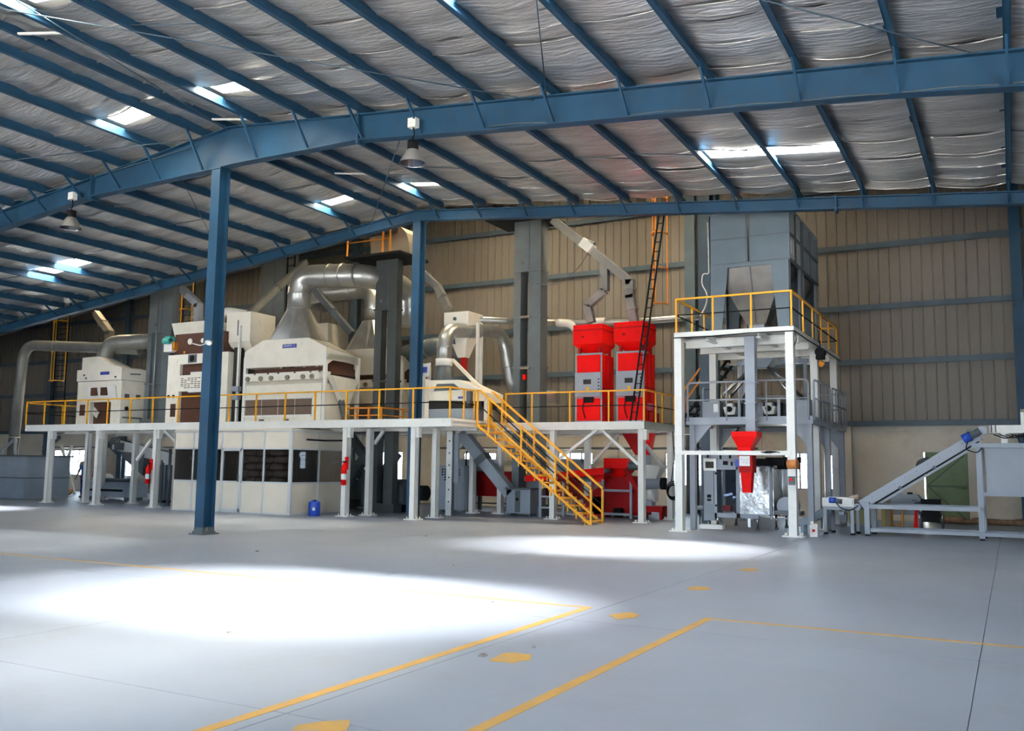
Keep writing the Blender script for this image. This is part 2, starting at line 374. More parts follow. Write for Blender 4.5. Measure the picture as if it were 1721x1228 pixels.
for (x0,y0) in sorted(SKYS):
    i = min(range(len(xs)), key=lambda k: abs(xs[k]-x0)); j = min(range(len(YS)), key=lambda k: abs(YS[k]-y0))
    x1, y1 = xs[i+1], YS[j+1]
    b = B().add([(x0,y0,RZ(x0)+.39),(x1,y0,RZ(x1)+.39),(x1,y1,RZ(x1)+.39),(x0,y1,RZ(x0)+.39)], [(0,1,2,3)])
    b.build('skylight_sheet', M_skydiff if (x0,y0) in SKY_RIDGE | SKYDIM else M_skyclear, ceiling)
    portal((x0+x1)/2,(y0+y1)/2,RZ((x0+x1)/2)+.37,x1-x0,y1-y0,(0,0,-1))
# purlins: one lipped Z profile, shared mesh
Y0, Y1, Y2 = -7.6, 17.3, 26.0
pb = B().box(-.012,.012,Y0,26.25,0,.28); pb.box(-.012,.10,Y0,26.25,0,.014); pb.box(-.10,.012,Y0,26.25,.266,.28); pb.box(.088,.10,Y0,26.25,0,.045)
pfirst = None
for x in PXR+PXL+[-18.25]:
    if not XL < x < XR: continue
    if pfirst is None:
        pb.v = [v+V(x,0,RZ(x)) for v in pb.v]; pfirst = pb.build('purlin', M_blue, ceiling); px0 = x
    else:
        o = bpy.data.objects.new('purlin', pfirst.data); COL.objects.link(o); o.parent = ceiling
        o.location = V(x-px0, 0, RZ(x)-RZ(px0))*S; ORG[o] = V(0,0,0)
# thin sag rods and wind-brace rods under the foil
def rod(p, q, r=.012): B().cyl(p, q, r, 6).build('brace_rod', M_bluegr, ceiling)
for yy in (12.0, 21.9):
    for xl in (PXR, PXL):
        for k in range(len(xl)-1):
            if (k*7+int(yy)) % 3 == 0 or (yy > 20 and xl[k] > -7 and xl[k] < -3): rod((xl[k],yy+.25,RZ(xl[k])+.09),(xl[k+1],yy-.2,RZ(xl[k+1])+.09))
rod((-8.6,17.2,9.85),(-4.9,9.0,9.45)); rod((-8.9,17.2,9.85),(-17.5,9.5,10.6)); rod((-.2,17.2,9.05),(-4.9,12.2,9.4)); rod((-18.9,17.2,10.65),(-30,12,9.35))
rod((-19.3,17.2,10.5),(-40,17.1,9.1),.014); rod((-18.1,17.1,10.7),(-16.2,9.2,10.6)); rod((-20,25.8,10.2),(-13,18,10.1)); rod((-27,25.8,9.6),(-21,18,10.3))
for yy in (11.2,16.6,21.6): B().bar((-18.25,yy,RZ(-18.25)+.03),(-17.12,yy+.35,RZ(-17.12)+.03),.06,.04).build('ridge_tie', M_white, ceiling)
# rear, higher roof
b = B(); h = 3.9
for x0,x1 in ((XL,-18.1),(-18.1,XR)):
    for (y0,y1,sk) in ((26.3,30,0),(30,31.2,1),(31.2,37.7,0)):
        cells = [(x0,x1)]
        if sk: cells = [(x0,-13.2),(-8.6,x1)] if x1 > 0 else [(x0,-41),(-39,-23),(-19,x1)]
        for c0,c1 in cells:
            if c1 <= c0: continue
            b.add([(c0,y0,RZ(c0)+h),(c1,y0,RZ(c1)+h),(c1,y1,RZ(c1)+h),(c0,y1,RZ(c0)+h)],[(0,1,2,3)])
high = struct('ceiling_rear', b, M_foil, 'high rear roof over the machine bay')
for c0,c1 in ((-13.2,-8.6),(-41,-39),(-23,-19)):  # rear skylights, enlarged and more added to throw warm light on the back wall
    B().add([(c0,30,RZ(c0)+h),(c1,30,RZ(c1)+h),(c1,31.2,RZ(c1)+h),(c0,31.2,RZ(c0)+h)],[(0,1,2,3)]).build('skylight_sheet', M_skywarm, high)
    portal((c0+c1)/2,30.6,RZ(c0)+h-.05,c1-c0,1.2,(0,0,-1))

# ------------------------------------------------------------------ portal frames and columns
def rafter(name, y, xt, tops, bots, lab, w=.26, plates=()):
    """tapered I rafter: tops / bots are (x,z) polylines from left to right"""
    root = struct(name, B().prism(bots+tops[::-1], 'y', y-.02, y+.02), M_blue, lab)
    for pl,nm,sg in ((tops,'flange',-1),(bots,'flange',1)):
        b = B()
        for p,q in zip(pl,pl[1:]):
            b.hull([(p[0],y-w/2),(q[0],y-w/2),(q[0],y+w/2),(p[0],y+w/2)],0,[(p[0],y-w/2),(q[0],y-w/2),(q[0],y+w/2),(p[0],y+w/2)],.03)
            k = len(b.v)-8
            for t in range(2):
                for i,pp in enumerate((p,q,q,p)): b.v[k+t*4+i].z = pp[1] + (t*.03 if sg > 0 else -.03+t*.03)
        b.build(nm, M_blue, root)
    for px,z0,z1 in plates:
        b = B().box(px-.03,px+.03,y-w/2-.02,y+w/2+.02,z0-.08,z1+.05)
        for z in (z0-.03,z0+.1,z1-.12,z1): b.cyl((px-.05,y-w/2+.03,z),(px+.06,y-w/2+.03,z),.022,6)
        b.build('splice_plate', M_blue, root)
    # fly braces from purlin to bottom flange, stiffeners
    def zb(x):
        for p,q in zip(bots,bots[1:]):
            if p[0] <= x <= q[0]: return p[1]+(q[1]-p[1])*(x-p[0])/(q[0]-p[0])
        return bots[-1][1]
    for x in PXR+PXL:
        if bots[0][0] < x < bots[-1][0]: B().bar((x+.03,y-.72,RZ(x)+.02),(x+.03,y-.08,zb(x)+.05),.07,.045,(1,0,0)).build('fly_brace', M_blue, root)
    return root
T1 = lambda x: RZ(x)-.005
r1 = rafter('beam', Y1, 0, [(XL,T1(XL)),(-18.1,T1(-18.1)),(XR,T1(XR))],
    [(XL,T1(XL)-.55),(-23.7,T1(-23.7)-.58),(-18.75,9.72),(-17.9,9.76),(-13.8,9.74),(-10.8,T1(-10.8)-.68),(-1.7,T1(-1.7)-.62),(.6,T1(.6)-.68),(XR,T1(XR)-.95)],
    'deep tapered blue steel roof beam carried on the near blue column', .28, [(-13.75,9.72,T1(-13.75)),(-23.65,T1(-23.65)-.58,T1(-23.65))])
for a,c in ((-10.2,-8.47),(-6.74,-5.01),(-5.01,-3.28),(-3.28,-1.55),(-1.55,.18),(.18,1.9)):
    zf = lambda x: T1(x)-.68+.07*0; B().tube([(a+.1,17.15,T1(a)-.63),((a+c)/2,17.13,T1((a+c)/2)-.6),(c-.1,17.15,T1(c)-.62)],.012,5,.3).build('wire', M_dgrey, r1)
r2 = rafter('beam', Y2, 0, [(XL,T1(XL)-.1),(-18.1,T1(-18.1)-.08),(XR,T1(XR)-.1)],
    [(XL,T1(XL)-.45),(-18.1,T1(-18.1)-.45),(XR,T1(XR)-.42)], 'slim blue steel roof beam at the edge of the high rear bay', .26, [(-3.98,T1(-3.98)-.43,T1(-3.98)-.1)])
r0_ = rafter('beam', 4.0, 0, [(XL,T1(XL)),(-18.1,T1(-18.1)),(XR,T1(XR))],
    [(XL,T1(XL)-.55),(-18.75,9.72),(-13.8,9.74),(XR,T1(XR)-.9)], 'deep blue steel roof beam overhead, out of the picture', .28)
M_rust = mat('rusted_blue_paint', (.07,.09,.10), .7, 0, .3, 5, dirt=(.16,.08,.04), dirtamt=.9)
def icol(x, y, ztop, w, d, lab, m=M_blue, z0=0, plate=True):
    c = struct('column', B().box(x-.015,x+.015,y-d/2,y+d/2,z0,ztop), m, lab)
    for s in (-1,1): B().box(x-w/2,x+w/2,y+s*d/2-.015,y+s*d/2+.015,z0,ztop).build('flange', m, c)
    if plate:
        B().box(x-w/2-.1,x+w/2+.1,y-d/2-.1,y+d/2+.1,0,.03).build('base_plate', M_rust, c)
        B().box(x-w/2-.005,x+w/2+.005,y-d/2-.02,y+d/2+.02,.0,.18).build('rusted_foot', M_rust, c)
        for sx in (-1,1):
            for sy in (-1,1): B().cyl((x+sx*(w/2+.05),y+sy*d/2,.03),(x+sx*(w/2+.05),y+sy*d/2,.08),.02,6).build('anchor_bolt', M_rust, c)
        B().box(x-w/2-.04,x+w/2+.04,y-d/2-.04,y+d/2+.04,ztop-.04,ztop).build('cap_plate', m, c)
    return c
c1 = icol(-18.45, 17.3, 9.72, .31, .35, 'near blue steel column standing on the open floor')
c2 = icol(-18.02, 26.12, 10.38, .31, .33, 'blue steel column beside the platform edge')
for x,w in ((.43,.36),(-11.6,.45),(-29.4,.45),(-39.9,.5),(-53.6,.4),(-46.6,.4)):
    c = icol(x, YW-.3, 14.4, w, .3, None, M_blue if x > 0 else M_bluegr, 0, False)
    c['label'] = 'blue-grey wall column against the back wall'
for x in (-48.6,-35.5,-24.5,-15.2,-9.0,-6.60,-5.58):      # plastered piers of the low wall
    b = B().box(x-.2,x+.2,YW-.12,YW,0,3.6); b.build('pier', M_plaster, wall_back)
# ------------------------------------------------------------------ platforms
DK = 3.41
def fan(y0, y1, a, b, z, mat_, parent, name='joist'):
    B().box(a, b, y0, y1, z-.2, z).build(name, mat_, parent)
def wcol(root, x, y, ztop, w=.19, d=.21, bracket=True):
    """white H column with base plate and anchor bolts: column > base_plate, anchor_bolt, bracket"""
    c = B().box(x-.02,x+.02,y-d/2,y+d/2,.03,ztop)
    for s in (-1,1): c.box(x-w/2,x+w/2,y+s*d/2-.02,y+s*d/2+.02,.03,ztop)
    c.box(x-w/2,x-w/2+.02,y-d/2,y+d/2,.03,ztop); c.box(x+w/2-.02,x+w/2,y-d/2,y+d/2,.03,ztop)
    o = c.build('column', M_white, root)
    B().box(x-w/2-.17,x+w/2+.17,y-d/2-.1,y+d/2+.1,0,.035).build('base_plate', M_white, o)
    for sx in (-1,1):
        for sy in (-1,1): B().cyl((x+sx*(w/2+.1),y+sy*d*.45,.03),(x+sx*(w/2+.1),y+sy*d*.45,.1),.025,6).build('anchor_bolt', M_white, o)
    if bracket: B().box(x+w/2,x+w/2+.12,y-.1,y+.1,ztop-.35,ztop).build('bracket', M_white, o)
    return o
XA0, XA1 = -38.85, -16.3
pa = thing('platform', 'long white steel platform on columns carrying the cream machines', 'platform', (-27.6, 25.75, 0))
B().box(XA0+.05,XA1-.05,25.8,35.6,DK-.05,DK).build('deck_plate', M_white, pa)
B().chan((XA0,25.75,DK-.14),(XA1,25.75,DK-.14),.12,.28,.02,(0,0,1),-1).build('fascia_beam', M_white, pa)
B().chan((XA1,25.7,DK-.14),(XA1,35.6,DK-.14),.12,.28,.02,(0,0,1),-1).build('fascia_beam', M_white, pa)
B().chan((XA0,35.6,DK-.14),(XA0,25.7,DK-.14),.12,.28,.02,(0,0,1),-1).build('fascia_beam', M_white, pa)
for y in (27.6, 30.4, 33.2): B().ibeam((XA0+.1,y,DK-.2),(XA1-.1,y,DK-.2),.2,.28).build('main_beam', M_white, pa)
for k in range(16): x = XA0+.8+k*1.45; B().ibeam((x,25.85,DK-.15),(x,35.5,DK-.15),.12,.18).build('joist', M_white, pa)
for x in (-37.38,-34.15,-30.61,-20.84,-17.9):
    wcol(pa, x, 25.98, DK-.28)
for x,y in ((-36.42,27.16),(-34.07,27.78),(-30.63,27.9),(-20.6,27.02),(-17.94,27.35)): wcol(pa, x, y, DK-.28, .18, .2, False)
for x,y in ((-38.4,29.5),(-33.9,32.5),(-17.5,31.3),(-18.6,31.0),(-25,32)): wcol(pa, x, y, DK-.28, .18, .2, False)
for p,q in (((-31.75,25.98,1.9),(-30.95,25.98,2.75)),((-30.15,25.98,3.1),(-28.5,25.98,1.95)),((-20.6,27.3,2.6),(-20.2,27.3,3.1)),((-19.6,31,2.2),(-18.7,31,3.0))):
    B().bar(p,q,.1,.1,(0,1,0)).build('brace', M_white, pa)
pb_ = thing('platform', 'shorter white steel platform carrying the two red machines', 'platform', (-13.5, 29.2, 0))
XB0, XB1 = -16.1, -10.8
B().box(XB0,XB1-.05,29.25,35.6,DK-.05,DK).build('deck_plate', M_white, pb_)
B().chan((XB0,29.2,DK-.14),(XB1,29.2,DK-.14),.12,.28,.02,(0,0,1),-1).build('fascia_beam', M_white, pb_)
B().chan((XB1,29.15,DK-.14),(XB1,35.6,DK-.14),.12,.28,.02,(0,0,1),-1).build('fascia_beam', M_galv, pb_)
for y in (30.9, 33): B().ibeam((XB0,y,DK-.2),(XB1-.1,y,DK-.2),.2,.28).build('main_beam', M_white, pb_)
for k in range(4): x = XB0+.7+k*1.3; B().ibeam((x,29.3,DK-.15),(x,35.5,DK-.15),.12,.18).build('joist', M_white, pb_)
for x,y in ((-14.3,29.4),(-10.98,29.4),(-14.3,32.4),(-10.82,31.9),(-12.9,34.5)): wcol(pb_, x, y, DK-.28, .19, .21, y < 30 and x > -12)
for p,q in (((-14.1,29.4,2.1),(-12.6,29.4,3.15)),((-12.45,29.4,3.15),(-11.1,29.4,1.95)),((-14.1,32.4,2.0),(-13.0,32.4,3.1)),((-12.6,32.4,2.1),(-11.6,32.4,3.1)),((-10.9,29.6,2.6),(-10.9,31.2,1.9))):
    B().bar(p,q,.1,.1,(0,1,0)).build('brace', M_white, pb_)

# ------------------------------------------------------------------ guard rails
def rail(label, pts, posts, ztop, zdeck, group=None, w=.05, m=None, mid=M_black, cat='railing', name='guard_rail'):
    """pts: plan polyline of the run, posts: plan points"""
    m = m or M_yellow
    t = thing(name, label, cat, (pts[0][0],pts[0][1],zdeck), group)
    for p in posts: B().box(p[0]-w/2,p[0]+w/2,p[1]-w/2,p[1]+w/2,zdeck,ztop).build('post', m, t)
    for p,q in zip(pts,pts[1:]):
        B().bar((*p,ztop),(*q,ztop),w*1.15,w).build('top_rail', m, t)
        B().bar((*p,zdeck+(ztop-zdeck)*.52),(*q,zdeck+(ztop-zdeck)*.52),w*.45,w*.7).build('mid_rail', mid, t)
    return t
XP = [-38.87,-37.6,-36.21,-34.71,-33.41,-32.0,-30.65,-29.2,-27.8,-26.4,-25.01,-23.56,-22.14,-20.7,-19.26,-17.83,-16.35]
ry = 25.72
rail('long yellow guard rail along the front edge of the long white platform', [(XP[0],ry),(XP[-1],ry),(XP[-1],27.3)], [(x,ry) for x in XP]+[(-16.35,26.6),(-16.35,27.3)], 4.44, DK)
rail('yellow guard rail around the far short end of the long platform', [(XP[0],ry+.1),(XP[0],29.3),(-33.3,29.3),(-33.3,28.9)], [(XP[0],27.5),(XP[0],29.3),(-37.5,29.3),(-36.2,29.3),(-35,29.3)], 4.40, DK)
rail('yellow guard rail in front of the two red machines', [(-16.15,29.15),(XB1,29.15)], [(x,29.15) for x in (-16.12,-15.05,-13.55,-12.08,XB1)], 4.46, DK)
rail('yellow guard rail on the open side of the red machines platform', [(XB1,29.25),(XB1,31.0),(-10.75,32.1)], [(XB1,30.3),(XB1,31.0),(-10.75,32.1)], 4.46, DK)
t = rail('low orange rails around a pit on the long platform', [(-22.9,28.2),(-21.0,28.2),(-21.0,29.6),(-19.8,29.6)], [(-22.9,28.2),(-22.2,28.2),(-21.6,28.2),(-21.0,28.2),(-21.0,29.6),(-19.8,29.6)], 4.0, DK, None, .06, M_orange, M_orange)

# ------------------------------------------------------------------ staircase
st = thing('staircase', 'steep yellow steel staircase between the two platforms', 'staircase', (-12, 27.4, 0))
A_, Z_ = V(-16.25,0,3.38), V(-11.98,0,.02); dS = (Z_-A_); NS = 14
for y in (27.35, 28.3):
    up = V(0,0,.36); off = dS.normalized()*.05
    B().bar(A_+V(0,y,-.12),Z_+V(0,y,-.0),.06,.1,(0,1,0)).build('stringer', M_yellow, st)
    B().bar(A_+V(.55,y,.0),Z_+V(0,y,.36),.05,.07,(0,1,0)).build('stringer', M_yellow, st)
    for k in range(1, NS+1):
        p = A_+dS*(k/NS); B().box(p.x-.2,p.x-.165,y-.025,y+.025,p.z-.1,p.z+.24 if k > 2 else p.z+.1).build('riser_bar', M_yellow, st)
    h = 1.1
    B().bar(A_+V(-.05,y,1.06),A_+V(.1,y,1.06),.06,.06).build('hand_rail', M_yellow, st)
    B().bar(A_+V(.1,y,1.06),Z_+V(.03,y,1.13),.065,.06,(0,1,0)).build('hand_rail', M_yellow, st)
    B().bar(A_+V(.1,y,.52),Z_+V(0,y,.6),.03,.045,(0,1,0)).build('mid_rail', M_black, st)
    for f,lo in ((.0,-.1),(.1,-.1),(.4,-.1),(.7,-.1),(1.0,-.02)):
        p = A_+dS*f; B().box(p.x-.03+.03*(f>0),p.x+.03+.03*(f>0),y-.03,y+.03,p.z+lo,p.z+1.1).build('post', M_yellow, st)
for k in range(NS):
    p = A_+dS*((k+.5)/NS)
    t_ = B().box(p.x-.15,p.x+.17,27.38,28.27,p.z-.03,p.z-.005); t_.box(p.x-.15,p.x-.12,27.38,28.27,p.z-.07,p.z); t_.box(p.x+.15,p.x+.18,27.38,28.27,p.z-.07,p.z)
    o = t_.build('tread', M_yellow, st); B().box(p.x-.1,p.x+.13,27.7,28.2,p.z-.004,p.z+.004).build('tread_gap_dark', M_black, o)  # black strip stands for the dark gap inside the tread frame

# ------------------------------------------------------------------ packing tower
tw = thing('packing_tower', 'tall white steel tower frame with a top deck over the packing machine', 'tower', (-7, 26.25, 0))
for x,y in ((-8.62,26.27),(-5.37,26.27),(-8.62,29.9),(-5.37,29.9),(-8.62,33.5),(-5.37,33.5)):
    wcol(tw, x, y, 5.73, .22, .24, False)
TX0, TX1, TY0, TY1, TZ = -8.72, -5.24, 26.12, 33.9, 5.87
B().box(TX0,TX1,TY0,TY1,TZ-.04,TZ).build('deck_plate', M_white, tw)
for p,q in (((TX0,TY0+.02),(TX1,TY0+.02)),((TX1,TY0),(TX1,TY1)),((TX1,TY1),(TX0,TY1)),((TX0,TY1),(TX0,TY0))):
    B().chan((*p,TZ-.08),(*q,TZ-.08),.1,.15,.02,(0,0,1),-1).build('fascia_beam', M_white, tw)
for y in (27.1, 28.6, 30.4, 32.2): B().ibeam((TX0+.05,y,TZ-.24),(TX1-.05,y,TZ-.24),.16,.26).build('joist', M_white, tw)
for x in (-7.75,-6.25): B().ibeam((x,TY0+.1,TZ-.17),(x,TY1-.1,TZ-.17),.14,.2).build('joist', M_white, tw)
B().bar((-8.62,26.15,2.3),(-5.37,26.15,2.3),.1,.12).build('cross_beam', M_white, tw)
tb = B().tube([(TX0,TY0-.03,TZ-.16),(-7.6,TY0-.03,TZ-.17),(-6.5,TY0-.03,TZ-.14),(TX1+.03,TY0-.03,TZ-.15),(TX1+.03,28,TZ-.17),(TX1+.03,31,TZ-.15),(TX1+.03,TY1,TZ-.17)],.018,6); tb.tube([(-5.2,26.15,5.7),(-5.17,26.15,5.45),(-5.24,26.15,5.3)],.014,6); tb.build('edge_cable', M_black, tw)
tb = B(); 
for k in range(3): tb.tube([(-6.2+.05*k,26.09,2.33),(-6.0,26.08,2.29+.03*k),(-5.75,26.09,2.33)],.012,5,.1)
tb.tube([(-5.75,26.09,2.33),(-5.62,26.12,2.3),(-5.55,26.3,1.9)],.012,5,.1); tb.build('cable_loop', M_black, tw)
rail('yellow guard rail around the top deck of the packing tower', [(-8.66,33.7),(-8.66,TY0+.03),(-5.29,TY0+.03),(-5.29,33.8),(-6.4,33.8)], [(-8.66,TY0+.03),(-7.54,TY0+.03),(-6.42,TY0+.03),(-5.29,TY0+.03),(-5.29,27.8),(-5.29,29.28),(-5.29,30.72),(-5.29,32.14),(-5.29,33.8),(-8.66,27.7),(-8.66,29.0)], 6.88, TZ)
# junction boxes on the tower columns
ob = thing('alarm_box', 'orange round siren box on the near tower column', 'siren', (-5.37,26.13,1.8))
b = B().cyl((-5.47,26.13,1.98),(-5.2,26.1,2.0),.13,14); b.build('horn', mat('orange_plastic',(.55,.20,.06),.5), ob)
B().box(-5.45,-5.29,26.1,26.15,1.78,1.95).build('mount', M_white, ob)
sb = thing('switch_box', 'small dark switch box on the near tower column', 'switch', (-5.37,26.1,1.45))
B().box(-5.45,-5.28,26.05,26.15,1.42,1.66).build('body', M_dgrey, sb); B().cyl((-5.37,26.05,1.57),(-5.37,26.0,1.57),.04,10).build('button', M_red, sb)

# grey silos on the tower
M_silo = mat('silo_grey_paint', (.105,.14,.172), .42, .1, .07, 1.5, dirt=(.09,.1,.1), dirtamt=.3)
def silo(y0, y1, lab):
    x0, x1 = -8.0, -5.62
    s = thing('silo', lab, 'silo', ((x0+x1)/2,(y0+y1)/2,TZ), None)
    zs = [8.13, 8.92, 9.72]
    for z0,z1 in zip(zs,zs[1:]):
        xm = (x0+x1)/2
        for a,c in ((x0,xm-.02),(xm+.02,x1)):
            B().box(a+.01,c,y0,y0+.05,z0+.012,z1-.012).build('panel', M_silo, s); B().box(a+.01,c,y1-.05,y1,z0+.012,z1-.012).build('panel', M_silo, s)
        ym = (y0+y1)/2
        for a,c in ((y0+.05,ym-.03),(ym+.03,y1-.05)):
            B().box(x1-.05,x1,a,c,z0+.012,z1-.012).build('panel', M_sidelit if y0 < 28 else M_lgrey, s); B().box(x0,x0+.05,a,c,z0+.012,z1-.012).build('panel', M_silo, s)  # right panels paler than the rest: reflected light put into their colour
    for z in zs:
        b = B()
        b.box(x0-.01,x1+.03,y0-.015,y0+.03,z-.014,z+.014); b.box(x1-.02,x1+.06,y0,y1,z-.03,z+.03); b.box(x0-.02,x0+.03,y0,y1,z-.02,z+.02); b.build('flange', M_dgrey if z < 9 else M_grey, s)
    for y in (y0+.02,(y0+y1)/2,y1-.02): B().box(x1-.02,x1+.05,y-.03,y+.03,zs[0],zs[2]).build('rib', M_silo, s)
    for x in (-6.87,-6.77): B().box(x-.016,x+.012,y0-.02,y0+.01,zs[0],zs[2]).build('rib', M_dgrey, s)
    for ya,yb in ((y0,y0+.06),(y1-.06,y1)):
        B().prism([(x0,TZ),(x0+.32,TZ),(x0+.55,8.0),(x0+.55,8.12),(x0,8.12)],'y',ya,yb).build('leg', M_silo, s)
        B().prism([(x1,TZ),(x1-.32,TZ),(x1-.52,8.0),(x1-.52,8.12),(x1,8.12)],'y',ya,yb).build('leg', M_silo, s)
        B().box(x0+.55,x1-.52,ya,yb,8.0,8.12).build('lintel', M_silo, s)
    for ya,yb in ((y0+.06,y0+.3),(y1-.3,y1-.06)):
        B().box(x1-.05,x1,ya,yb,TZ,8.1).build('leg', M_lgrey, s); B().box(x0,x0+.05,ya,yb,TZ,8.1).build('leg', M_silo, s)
    b = B().fru((-7.08,-6.48,y0+.7,y1-.7),6.3,(x0+.1,x1-.1,y0+.07,y1-.07),8.1); b.build('hopper', M_hop, s)
    B().bar((-6.8,y0+.06,8.1),(-6.78,y0+.66,6.35),.04,.03,(1,0,0)).build('seam', M_dgrey, s)
    b = B().box(-7.02,-6.54,y0+.75,y1-.75,TZ+.02,6.3); b.build('outlet', M_lgrey, s); B().box(-7.25,-6.3,y0+.85,y0+1.0,6.05,6.2).build('gate', M_steel, s)
    return s
silo(27.5, 29.4, 'grey panelled silo with a steel hopper, the front one on the tower')
silo(29.55, 32.1, 'grey panelled silo standing behind the front silo on the tower')
M_paper = mat('paper', (.75,.74,.72), .8, 0, .03)
lb = tag(B().box(-5.63+.06,-5.555,27.62,28.1,8.3,8.72).build('label_sheet', M_paper), 'white paper sheet stuck on the side of the front silo', 'paper')
# cable hanging on the silo's left
b = B().tube([(-8.15,27.8,9.6),(-8.12,27.75,8.6),(-8.1,27.7,7.9),(-8.3,27.7,7.95),(-8.35,27.7,7.6),(-8.15,27.7,7.3),(-8.2,27.7,6.9),(-8.4,27.7,6.6)],.02,6,.2)
tag(b.build('cable', M_wsack), 'loose white cable hanging beside the front silo', 'cable')
b = B().box(-8.75,-8.35,30.6,31.4,0,12.2); 
el = thing('elevator_leg','grey bucket elevator rising behind the two silos','elevator',(-9.0,31,0))
B().box(-9.35,-8.95,30.7,31.2,5.9,12.5).build('leg', M_bluegr, el); B().box(-8.8,-8.72,30.7,31.2,5.9,12.5).build('leg', M_bluegr, el)
B().box(-9.7,-8.4,30.5,31.6,12.5,13.4).build('head', M_bluegr, el); B().box(-9.35,-8.75,30.75,31.15,0,5.9).build('casing', M_bluegr, el)
# centre chute, red funnel and red chute
ch = thing('spout', 'long grey square spout ending in a red funnel and red chute', 'chute', (-6.6,26.5,1.2))
B().fru((-6.73,-6.46,26.55,26.85),2.85,(-6.74,-6.44,26.55,26.85),5.7).build('pipe', M_lgrey, ch)
for z in (4.35,3.75,3.25,3.0): B().box(-6.77,-6.41,26.52,26.88,z-.015,z+.015).build('flange', M_grey, ch)
B().fru((-6.95,-6.57,26.45,26.9),2.2,(-6.95,-6.57,26.45,26.9),2.48).build('neck', M_red, ch)
B().fru((-6.95,-6.57,26.45,26.9),2.46,(-7.1,-6.38,26.35,27.0),2.78).box(-7.1,-6.38,26.35,27.0,2.78,2.92).build('funnel', M_red, ch)
B().box(-6.92,-6.53,26.45,26.9,1.74,2.24).build('box', M_dred, ch)
B().fru((-6.84,-6.6,26.5,26.75),1.17,(-6.88,-6.56,26.45,26.8),1.75).build('chute', M_red, ch)
tag(B().box(-6.9,-6.6,26.43,26.448,1.93,2.22).build('notice', M_paper), 'white paper notice on the red chute', 'notice')

b = bpy.data.objects['notice']
for k,(x,z,w) in enumerate(((-6.83,2.12,.03),(-6.76,2.1,.025),(-6.67,2.11,.03),(-6.78,2.03,.02),(-6.7,2.03,.03),(-6.65,2.02,.02))): B().box(x-w/2,x+w/2,26.425,26.43,z-.012,z+.012).build('pen_mark', M_grey, b)
# mezzanine with the weigher
mz = thing('mezzanine', 'grey steel mezzanine with rails inside the packing tower', 'mezzanine', (-6.9,27.4,0))
MX0, MX1, MY0, MY1, MZ = -8.75, -5.0, 27.35, 33.4, 3.4
B().box(MX0,MX1,MY0,MY1,MZ-.04,MZ).build('deck_plate', M_lgrey, mz)
for p,q in (((MX0,MY0),(MX1,MY0)),((MX1,MY0),(MX1,MY1)),((MX1,MY1),(MX0,MY1)),((MX0,MY1),(MX0,MY0))):
    B().chan((*p,MZ-.12),(*q,MZ-.12),.1,.22,.02,(0,0,1),-1).build('edge_beam', M_lgrey, mz)
for x,y in ((-8.6,27.5),(-5.12,27.5),(-8.6,30.4),(-5.12,30.4),(-8.6,33.2),(-5.12,33.2)):
    B().box(x-.08,x+.08,y-.1,y+.1,0,MZ-.2).build('leg', M_lgrey, mz)
    s = 1 if x < -7 else -1
    B().prism([(x+s*.08,MZ-.22),(x+s*.6,MZ-.22),(x+s*.5,MZ-.34),(x+s*.08,MZ-.85)],'y',y-.03,y+.03).build('gusset', M_lgrey, mz)
def tuberail(p, q, n, parent, r=.028):
    z0, z1 = MZ-.12, 4.46; p = V(p[0],p[1],0); q = V(q[0],q[1],0)
    B().tube([p+V(0,0,z0),p+V(0,0,z1),q+V(0,0,z1),q+V(0,0,z0)],r,8,.14).build('top_rail', M_lgrey, parent)
    B().tube([p+V(0,0,3.92),q+V(0,0,3.92)],r*.9,8).build('mid_rail', M_lgrey, parent)
    for k in range(1,n): c = p+(q-p)*(k/n); B().tube([c+V(0,0,z0),c+V(0,0,z1)],r*.8,8).build('post', M_lgrey, parent)
tuberail((-8.7,MY0-.03),(-5.1,MY0-.03),3,mz); tuberail((MX1+.03,27.5),(MX1+.03,30.2),4,mz); tuberail((MX1+.03,30.6),(MX1+.03,33.3),4,mz); tuberail((-8.7,33.35),(-5.1,33.35),4,mz); tuberail((-8.78,29.2),(-8.78,31),2,mz)
wg = thing('multihead_weigher', 'multi-head weighing machine with chrome tubes on the mezzanine', 'machine', (-6.9,29.2,MZ))
for x in (-8.2,-5.5):
    B().box(x-.27,x+.27,28.1,28.6,MZ,3.93).build('housing', M_lgrey, wg); 
B().box(-8.12,-7.98,28.09,28.1,3.6,3.85).build('plate', M_paper, wg)
for x,s in ((-7.62,1),(-6.42,1)):
    B().box(x-.26,x+.26,28.5,28.9,MZ,3.9).build('recess', M_dark, wg)
    b = B().fru((x-.14,x+.14,28.15,28.45),3.52,(x-.2,x+.2,28.1,28.5),3.75); b.box(x-.1,x+.1,28.1,28.4,3.75,3.86); b.build('bucket', M_white, wg)
    B().cyl((x,28.1,3.68),(x,28.02,3.68),.09,12).build('latch', M_black, wg)
    B().box(x+.26,x+.34,28.1,28.2,MZ,4.0).build('strut', M_lgrey, wg)
B().cyl((-6.9,29.3,MZ),(-6.9,29.3,3.9),.75,20).build('drum', M_lgrey, wg)
B().fru((-7.15,-6.65,29.0,29.6),5.05,(-7.4,-6.4,28.8,29.9),5.3).build('hub', M_grey, wg)
for dx,dy in ((-1.05,-.8),(1.05,-.8),(-.8,.9),(1.1,.8),(-.85,-.55)):
    b = B().cyl((-6.9+dx*.2,29.3+dy*.2,5.1),(-6.9+dx,29.3+dy,4.15),.055,10); b.build('tube', M_steel, wg)
    B().cyl((-6.9+dx,29.3+dy,3.4),(-6.9+dx,29.3+dy,4.2),.05,8).build('stand', M_steel, wg)
for x in (-7.9,-5.8): B().box(x-.05,x+.05,30.6,30.7,MZ,5.4).build('mast', M_grey, wg)
